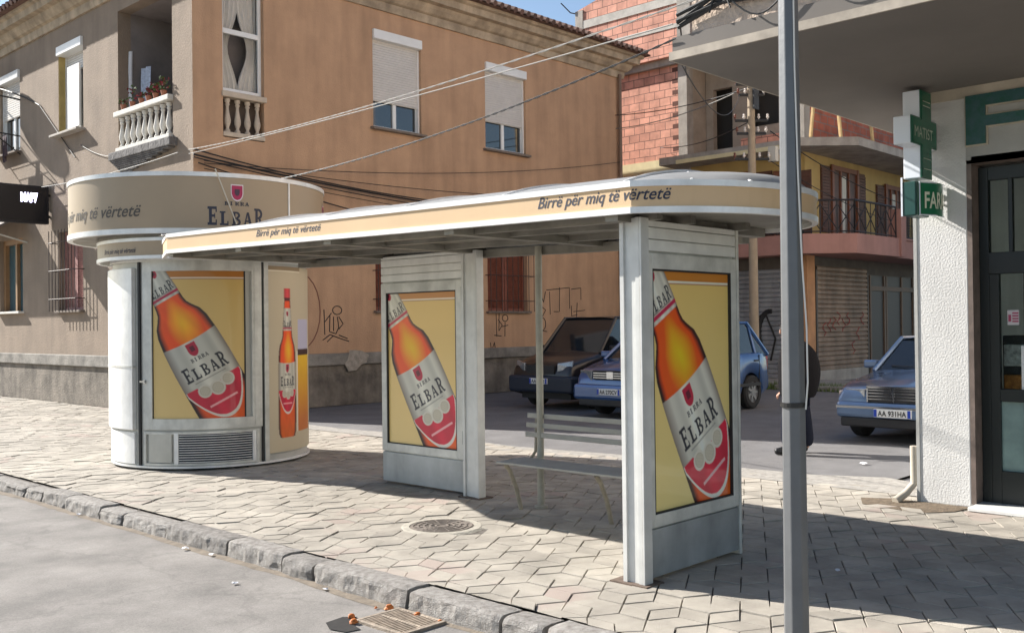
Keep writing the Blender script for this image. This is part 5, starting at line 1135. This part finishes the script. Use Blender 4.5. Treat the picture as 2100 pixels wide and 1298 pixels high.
for s_ in (1, -1):
    pl(MB().extr([(-.0, s_*.40, .56), (-.0, s_*.40, .735), (.06, s_*.70, .725), (.1, s_*.72, .575)], (.08, 0, 0)), 'headlight', lens, b1, bevel=.01); pl(MB().box(.05, .3, s_*.715, s_*.80, .585, .70), 'indicator', mat('indicator_clear', (.5, .42, .35), .15, coat=1), b1, bevel=.02)
plates(pl, b1, .365, 'AA 931HA', .5)
for c in (b1.children): pass
pl(MB().tube([(1.32, -.5, .975), (1.36, .1, .99)], .008, 5).tube([(1.32, .1, .975), (1.38, .6, .99)], .008, 5), 'wiper', black_p, b1)
pl(MB().box(1.9, 1.95, -.3, -.05, 1.2, 1.27), 'interior_mirror', black_p, b1)
# 2 bright blue MPV ---------------------------------------------------------------------------
p_b2 = mat('paint_bright_blue', (.035, .10, .27), .3, metal=.3, coat=1.0, var=.06, scale=6)
c2 = thing('parked_car', 'bright blue people carrier behind the near advert panel, tail showing at its right', 'car', (13.5, 10.5, 0))
b2, pl, tp, nr_ = car(c2, p_b2, 4.05, 1.75, [(0, .62), (.04, .78), (.15, .86), (.6, .96), (1.0, 1.04), (3.7, 1.08), (3.95, 1.05), (4.03, .9), (4.05, .6)], (.85, 1.75, 3.4, 3.96, 1.66), (.82, 3.3), .32, None, 0, 1.0)
pl(MB().box(-.05, .2, -.83, .83, .32, .60), 'bumper', p_b2, b2, bevel=.06); pl(MB().box(-.04, .1, -.7, .7, .22, .34), 'front_valance', black_p, b2, bevel=.02)
g_ = pl(MB().box(-.02, .05, -.38, .38, .68, .84), 'grille', black_p, b2); mb = MB()
for z in (.71, .75, .79): mb.box(-.03, -.02, -.37, .37, z, z+.012)
mb.box(-.035, -.02, -.07, .07, .70, .82); pl(mb, 'grille_bars', chrome, g_)
for s_ in (1, -1): pl(MB().extr([(.0, s_*.42, .66), (.0, s_*.42, .84), (.08, s_*.75, .84), (.08, s_*.75, .70)], (.06, 0, 0)), 'headlight', lens, b2, bevel=.01); pl(MB().box(3.97, 4.07, s_*.58, s_*.74, .74, 1.0), 'tail_light', mat('tail_red', (.3, .02, .02), .2, coat=1), b2)
plates(pl, b2, .42, 'AA 270CV', .5)
# 3 black MPV --------------------------------------------------------------------------------
p_bk = mat('paint_black', (.012, .011, .013), .3, coat=.3)
c3 = thing('parked_car', 'black boxy van parked against the ochre wall, seen between the shelter posts', 'car', (14.3, 12.85, 0))
b3, pl, tp, nr_ = car(c3, p_bk, 4.2, 1.72, [(0, .66), (.05, .84), (.12, .9), (.5, 1.0), (.85, 1.08), (1.0, 1.1), (4.0, 1.14), (4.18, 1.1), (4.2, .6)], (.92, 1.55, 4.02, 4.15, 1.80), (.78, 3.4), .31, None, 0, 1.0, cab_in=.10)
pl(MB().box(-.06, .2, -.83, .83, .33, .66), 'bumper', mat('bumper_navy', (.012, .02, .04), .45), b3, bevel=.05)
g_ = pl(MB().box(-.02, .05, -.36, .36, .70, .86), 'grille', black_p, b3); pl(MB().lathe([(0, -.035), (.055, -.035), (.06, -.02)], (0, 0, .80), axis='x', seg=18), 'badge', mat('badge_grey', (.3, .32, .36), .3, metal=.6), g_)
for s_ in (1, -1): pl(MB().extr([(.0, s_*.42, .74), (.0, s_*.43, .90), (.10, s_*.73, .95), (.08, s_*.74, .80)], (.05, 0, 0)), 'headlight', lens, b3, bevel=.012)
plates(pl, b3, .50, 'AA 0752', .46)

# ================================================================== PERSON behind the lamp post
def skin(name, verts, edges, radii, m, parent, root_i=0, sub=1):
    me = bpy.data.meshes.new(name); me.from_pydata(verts, edges, []); me.materials.append(m); o = bpy.data.objects.new(name, me); COL.objects.link(o); o.parent = parent
    sk = o.modifiers.new('skin', 'SKIN'); sk.use_smooth_shade = True; me.skin_vertices or None
    if not me.skin_vertices: me.attributes
    lay = me.skin_vertices[0].data
    for i, r in enumerate(radii): lay[i].radius = r if isinstance(r, tuple) else (r, r)
    lay[root_i].use_root = True
    sb = o.modifiers.new('sub', 'SUBSURF'); sb.levels = sub; sb.render_levels = sub; return o
def skin_obj(name, verts, edges, radii, m, parent, root_i=0, sub=2):
    bm = bmesh.new(); L = bm.verts.layers.skin.verify(); V = [bm.verts.new(v) for v in verts]
    for a, b in edges: bm.edges.new((V[a], V[b]))
    for i, r in enumerate(radii):
        V[i][L].radius = r if isinstance(r, tuple) else (r, r)
    V[root_i][L].use_root = True
    me = bpy.data.meshes.new(name); bm.to_mesh(me); bm.free(); me.materials.append(m); o = bpy.data.objects.new(name, me); COL.objects.link(o); o.parent = parent
    sk = o.modifiers.new('skin', 'SKIN'); sk.use_smooth_shade = True; sb = o.modifiers.new('sub', 'SUBSURF'); sb.levels = sub; sb.render_levels = sub; return o
# local frame: +x = walking direction, y = left, z up
pr_ = thing('person', 'person in a bulky black coat walking left, half hidden by the lamp post', 'person', (11.42, 5.98, 0), radians(135))
skin_m = mat('skin', (.45, .25, .17), .6); coat_m = mat('coat_black', (.01, .009, .01), .95, spec=.1, bump=.3, bscale=60); trou = mat('trousers_navy', (.014, .016, .026), .95, spec=.1); shoe_m = mat('shoe_black', (.01, .01, .01), .4); hair_m = mat('hair_grey', (.06, .05, .045), .9)
bv = [(0, 0, .86), (-.04, 0, 1.05), (-.04, 0, 1.22), (0, 0, 1.36), (.02, 0, 1.42), (.05, 0, 1.49), (.06, 0, 1.56),
      (0, .17, 1.32), (.02, .24, 1.06), (.04, .24, .82), (0, -.17, 1.32), (.0, -.24, 1.06), (.03, -.24, .82),
      (0, .09, .78), (.10, .10, .45), (.10, .10, .10), (-.06, -.09, .78), (-.14, -.1, .45), (-.19, -.1, .10)]
be = [(0,1),(1,2),(2,3),(3,4),(4,5),(5,6),(3,7),(7,8),(8,9),(3,10),(10,11),(11,12),(0,13),(13,14),(14,15),(0,16),(16,17),(17,18)]
br = [.13, .12, .13, .11, .06, .10, .095, .06, .045, .03, .06, .045, .03, .085, .06, .042, .085, .06, .042]
k0 = len(bv)
for wi, sy in ((9, .2), (12, -.22)):
    bx, by, bz = bv[wi]; bv.append((bx+.05, by, bz-.05)); pi_ = len(bv)-1; be.append((wi, pi_)); br.append((.03, .018))
    for f, (dy, ln) in enumerate(((-.027, .062), (-.009, .072), (.009, .068), (.026, .052))):
        a = len(bv); bv += [(bx+.075, by+dy, bz-.08), (bx+.085+ln*.45, by+dy, bz-.08-ln*.55), (bx+.07+ln*.5, by+dy, bz-.08-ln*1.1)]; be += [(pi_, a), (a, a+1), (a+1, a+2)]; br += [.010, .009, .007]
    a = len(bv); sgn = -1 if sy > 0 else 1; bv += [(bx+.06, by+.035*sgn, bz-.04), (bx+.09, by+.045*sgn, bz-.08)]; be += [(pi_, a), (a, a+1)]; br += [.010, .008]
for sfx, (ax, ay, az) in ((0, bv[15]), (1, bv[18])):
    i = 15 if sfx == 0 else 18; a = len(bv); bv += [(ax+.02, ay, .05), (ax+.15, ay, .035)]; be += [(i, a), (a, a+1)]; br += [.04, .032]
body_p = skin_obj('body', bv, be, br, skin_m, pr_)
# face
MB().lathe([(0, -.02), (.014, 0), (.010, .03), (0, .045)], (.165, 0, 1.515), seg=8).build('nose', skin_m, None).parent = pr_
for s_ in (1, -1):
    e_ = MB().lathe([(0, -.012), (.012, 0), (0, .012)], (.148, .032*s_, 1.545), seg=8).build('eye', mat('eye_dark', (.03, .02, .02), .3), None); e_.parent = pr_
    e_ = MB().lathe([(0, -.03), (.02, 0), (0, .03)], (.055, .098*s_, 1.525), seg=8).build('ear', skin_m, None); e_.parent = pr_
o_ = MB().lathe([(0, -.006), (.024, 0), (0, .006)], (.142, 0, 1.465), seg=8).build('mouth', mat('lips', (.35, .12, .1), .5), None); o_.parent = pr_
skin_obj('hair', [(.03, 0, 1.52), (.04, 0, 1.58), (.0, 0, 1.52), (-.01, 0, 1.45)], [(0,1),(0,2),(2,3)], [.115, .108, .10, .07], hair_m, pr_)
def loft(name, secs, m, n=20):
    mb = MB(); vs = []
    for (x, y, z, a, b) in secs:
        for k in range(n):
            t = 2*pi*k/n; f = 1+.05*sin(3*t+z*9)+.03*sin(5*t-z*14); vs.append((x+a*cos(t)*f, y+b*sin(t)*f, z))
    mb.add(vs, [(q*n+k, q*n+(k+1) % n, (q+1)*n+(k+1) % n, (q+1)*n+k) for q in range(len(secs)-1) for k in range(n)]+[tuple(range(n)), tuple(range((len(secs)-1)*n, len(secs)*n))])
    o = mb.build(name, m, None, smooth=True, subsurf=1); o.parent = pr_; return o
loft('coat', [(-.04, 0, .70, .19, .2), (-.04, 0, .71, .215, .225), (-.06, 0, .85, .25, .245), (-.08, 0, 1.0, .27, .26), (-.07, 0, 1.14, .26, .265), (-.05, 0, 1.26, .225, .255), (-.03, 0, 1.35, .17, .21), (.0, 0, 1.42, .11, .13), (.02, 0, 1.465, .075, .08), (.02, 0, 1.47, .05, .06)], coat_m)
for s_, dx in ((1, 0), (-1, .0)):
    loft('sleeve', [(.02+dx, .255*s_, .80, .045, .045), (.02+dx, .26*s_, .805, .055, .055), (.01+dx, .27*s_, .95, .07, .065), (.0, .27*s_, 1.08, .078, .07), (-.01, .25*s_, 1.22, .085, .075), (-.01, .21*s_, 1.33, .08, .075), (-.01, .15*s_, 1.39, .05, .06)], coat_m, 12)
tv = [(-.04, 0, .80), (.0, .1, .74), (.10, .1, .44), (.10, .1, .05), (-.08, -.1, .74), (-.14, -.1, .45), (-.19, -.1, .05)]
skin_obj('trousers', tv, [(0,1),(1,2),(2,3),(0,4),(4,5),(5,6)], [.15, .13, .115, .10, .13, .115, .10], trou, pr_)
for i, (ax, ay) in enumerate(((.12, .1), (-.17, -.1))):
    skin_obj('shoe', [(ax-.03, ay, .07), (ax+.06, ay, .045), (ax+.17, ay, .035)], [(0,1),(1,2)], [.07, .055, .04], shoe_m, pr_)

# ================================================================== LEFT SIDE DETAILS
ld = thing('display_screen', 'black electronic display box hung from the house wall, showing a few white glyphs', 'display screen', (8.4, 23.7, 4.1))
MB().box(7.2, 9.2, 23.62, 23.8, 4.12, 5.0).build('casing', mat('screen_black', (.012, .012, .016), .4, var=.2), ld, bevel=.02)
MB().box(7.25, 9.15, 23.612, 23.62, 4.17, 4.95).build('screen', mat('screen_face', (.01, .01, .013), .25), ld)
em = mat('led_white', (.8, .8, .95), .5, emit=(.75, .72, 1.0), emit_s=2.2)
text_mb('MAP7', .30, lambda x, y: (8.56+x*.5, 23.605, 4.62+y*.9), bold=.02).build('led_glyphs', em, ld)
for z in (4.3, 4.8): MB().tube([(9.15, 23.7, z), (9.26, 23.7, z)], .03, 8).build('bracket', cbk, ld)
aw = thing('awning', 'weathered sloping awning over the teal shop window at the far left', 'awning', (9.2, 26, 4))
MB().extr([(9.25, 25.0, 4.55), (8.35, 25.0, 4.05), (8.35, 25.0, 4.0), (9.25, 25.0, 4.48)], (0, 3.2, 0)).build('canopy_sheet', mat('awning_grey', (.2, .17, .15), .8, var=.4, scale=6), aw)
MB().extr([(8.36, 25.0, 4.0), (8.33, 25.0, 4.0), (8.33, 25.0, 4.12), (8.36, 25.0, 4.12)], (0, 3.2, 0)).tube([(9.25, 25.1, 3.8), (8.4, 25.1, 4.02)], .02, 6).build('awning_frame', alu, aw)
# satellite dish just outside the frame: its shadow falls on the wall
dishm = mat('dish_grey', (.4, .4, .4), .5)
sdish = thing('satellite_dish', 'grey satellite dish on a bent arm high on the side wall at the left edge', 'satellite dish', (8.4, 26.7, 8.0))
mb = MB(); n = 20; vs = []; nrm = Vector((-.45, .75, .4)).normalized(); ax_ = nrm.cross(Vector((0,0,1))).normalized(); ay_ = nrm.cross(ax_); cc = Vector((8.45, 26.9, 8.15))
for j in range(5):
    for k in range(n):
        a = 2*pi*k/n; r = .5*j/4; vs.append(tuple(cc+ax_*r*cos(a)+ay_*r*1.1*sin(a)+nrm*(.35*r*r)))
mb.add(vs, [(j*n+k, j*n+(k+1) % n, (j+1)*n+(k+1) % n, (j+1)*n+k) for j in range(1, 4) for k in range(n)]+[tuple(range(n, 2*n))]); mb.build('reflector', dishm, sdish, smooth=True)
MB().tube([(9.26, 27.4, 7.7), (8.8, 27.2, 7.8), tuple(cc)], .025, 6).tube([tuple(cc-ay_*.5), tuple(cc+nrm*.5)], .015, 6).lathe([(.04, 0), (.05, .1), (.03, .14)], tuple(cc+nrm*.5), seg=10).build('arm', cbk, sdish, smooth=True)
cable((9.22, 27.2, 7.95), (9.22, 24.2, 7.0), -.05, .018, 'dark bent cable running down the side wall at the upper left', grp='cables on the side wall')
cable((9.22, 24.2, 7.0), (9.22, 22.2, 5.5), .0, .012, 'thin dark cable slanting across the side wall below the open window', grp='cables on the side wall')
cable((9.22, 21.9, 5.75), (9.22, 19.9, 5.25), .1, .008, 'thin cable from the open window sill to the loggia', grp='cables on the side wall')
# laundry rack
lr = thing('laundry_rack', 'dark iron laundry rack with pale washing on the side wall, left edge', 'laundry rack', (8.9, 26, 6.3))
mb = MB()
for z, o_ in ((6.45, 0), (7.35, .1)): mb.tube([(9.25, 25.5, z), (8.5, 25.3, z), (8.5, 27.2, z), (9.25, 27.2, z)], .018, 6)
for t in (8.62, 8.76, 8.9): mb.tube([(t, 25.35, 6.45), (t, 27.2, 6.45)], .007, 5)
mb.tube([(9.25, 25.5, 6.0), (8.5, 25.3, 6.45)], .015, 6).tube([(8.5, 25.3, 6.45), (8.5, 25.3, 7.35)], .016, 6); mb.build('frame', cbk, lr)
def cloth(y0, y1, x, z0, z1, m, seed):
    mb = MB(); nx, nz = 12, 10; vs = []
    for j in range(nz+1):
        for i in range(nx+1):
            s_, t = i/nx, j/nz; vs.append((x+.04*sin(s_*14+seed)*t, y0+(y1-y0)*s_+.05*t*sin(seed+s_*3), z1-(z1-z0)*t*(1-.15*sin(s_*4+seed))))
    mb.add(vs, [(j*(nx+1)+i, j*(nx+1)+i+1, (j+1)*(nx+1)+i+1, (j+1)*(nx+1)+i) for j in range(nz) for i in range(nx)])
    single('hanging_washing', mb, m, (x, y0, z1), {0: 'pale blue cloth hanging nearest the wall from the rack, left edge', 1: 'white shirt hanging outermost from the laundry rack', 2: 'dark patterned cloth hanging low between the others on the rack'}[seed], 'laundry', 'washing on the rack', smooth=True)
cloth(25.7, 26.6, 8.76, 5.5, 6.45, mat('cloth_blue', (.42, .47, .62), .9), 0); cloth(25.45, 26.2, 8.62, 5.75, 6.45, mat('cloth_white', (.7, .7, .72), .9), 1); cloth(25.4, 25.7, 8.9, 5.85, 6.45, mat('cloth_dark', (.1, .07, .08), .9, var=.5, scale=20), 2)
# loggia: flower pots on the rail and washing inside
fl = mat('flower_red', (.22, .03, .04), .8); lf = mat('leaf_green', (.06, .12, .03), .8, var=.4, scale=20); potm = mat('terracotta', (.35, .14, .08), .8)
plab = ['flower pot with thin red blooms, left end of the loggia rail', 'tall red flower in a small pot second from the left on the loggia rail', 'low pot of red blooms in the middle of the loggia rail', 'dense red flowers third from the right pillar on the loggia rail', 'red flowers next to the last pot on the loggia rail', 'pot of red blooms against the pillar at the right end of the rail']
for i, (y, h, nf) in enumerate(((19.75, .12, 5), (19.35, .34, 5), (18.95, .12, 5), (18.65, .16, 12), (18.35, .2, 14), (18.02, .26, 12))):
    random.seed(40+i); t = thing('flower_pot', plab[i], 'potted plant', (9.2, y, 6.17), group='flower pots on the loggia rail')
    MB().lathe([(.04, 6.17), (.06, 6.27), (.062, 6.28), (.05, 6.28)], (9.2, y, 0), seg=12).build('pot', potm, t)
    mf = MB(); ml = MB()
    for k in range(nf*6):
        a = random.uniform(0, 6.3); r = random.uniform(0, .1); z = 6.28+random.uniform(.02, h); s_ = random.uniform(.02, .04); c = (9.2+r*cos(a), y+r*sin(a)*1.2, z); tgt = mf if random.random() < .5 and z > 6.3 else ml
        d1 = Vector((random.gauss(0,1), random.gauss(0,1), random.gauss(0,1))).normalized()*s_; d2 = Vector((random.gauss(0,1), random.gauss(0,1), random.gauss(0,1))).normalized()*s_
        tgt.add([tuple(Vector(c)-d1), tuple(Vector(c)+d2), tuple(Vector(c)+d1), tuple(Vector(c)-d2)], [(0,1,2,3)])
    ml.tube([(9.2, y, 6.27), (9.2, y, 6.28+h*.8)], .006, 5); mf.build('flowers', fl, t); ml.build('leaves', lf, t)
def cloth2(u0, u1, x, z0, z1, m, lab):
    mb = MB(); n = 12; vs = []
    for j in range(9):
        for i in range(n+1): s_, t = i/n, j/8; vs.append((x+.03*sin(s_*12), u0+(u1-u0)*s_+.03*sin(t*3), z1-(z1-z0)*t))
    mb.add(vs, [(j*(n+1)+i, j*(n+1)+i+1, (j+1)*(n+1)+i+1, (j+1)*(n+1)+i) for j in range(8) for i in range(n)]); single('hanging_washing', mb, m, (x, u0, z1), lab, 'laundry', smooth=True)
cloth2(19.55, 19.95, 9.7, 6.3, 7.15, mat('cloth_floral', (.45, .5, .6), .9, var=.3, scale=25), 'pale blue patterned towel hanging inside the loggia')
cloth2(20.0, 20.08, 9.5, 6.3, 7.5, mat('cloth_white', (.7, .7, .72), .9), 'narrow white cloth hanging at the left jamb of the loggia')
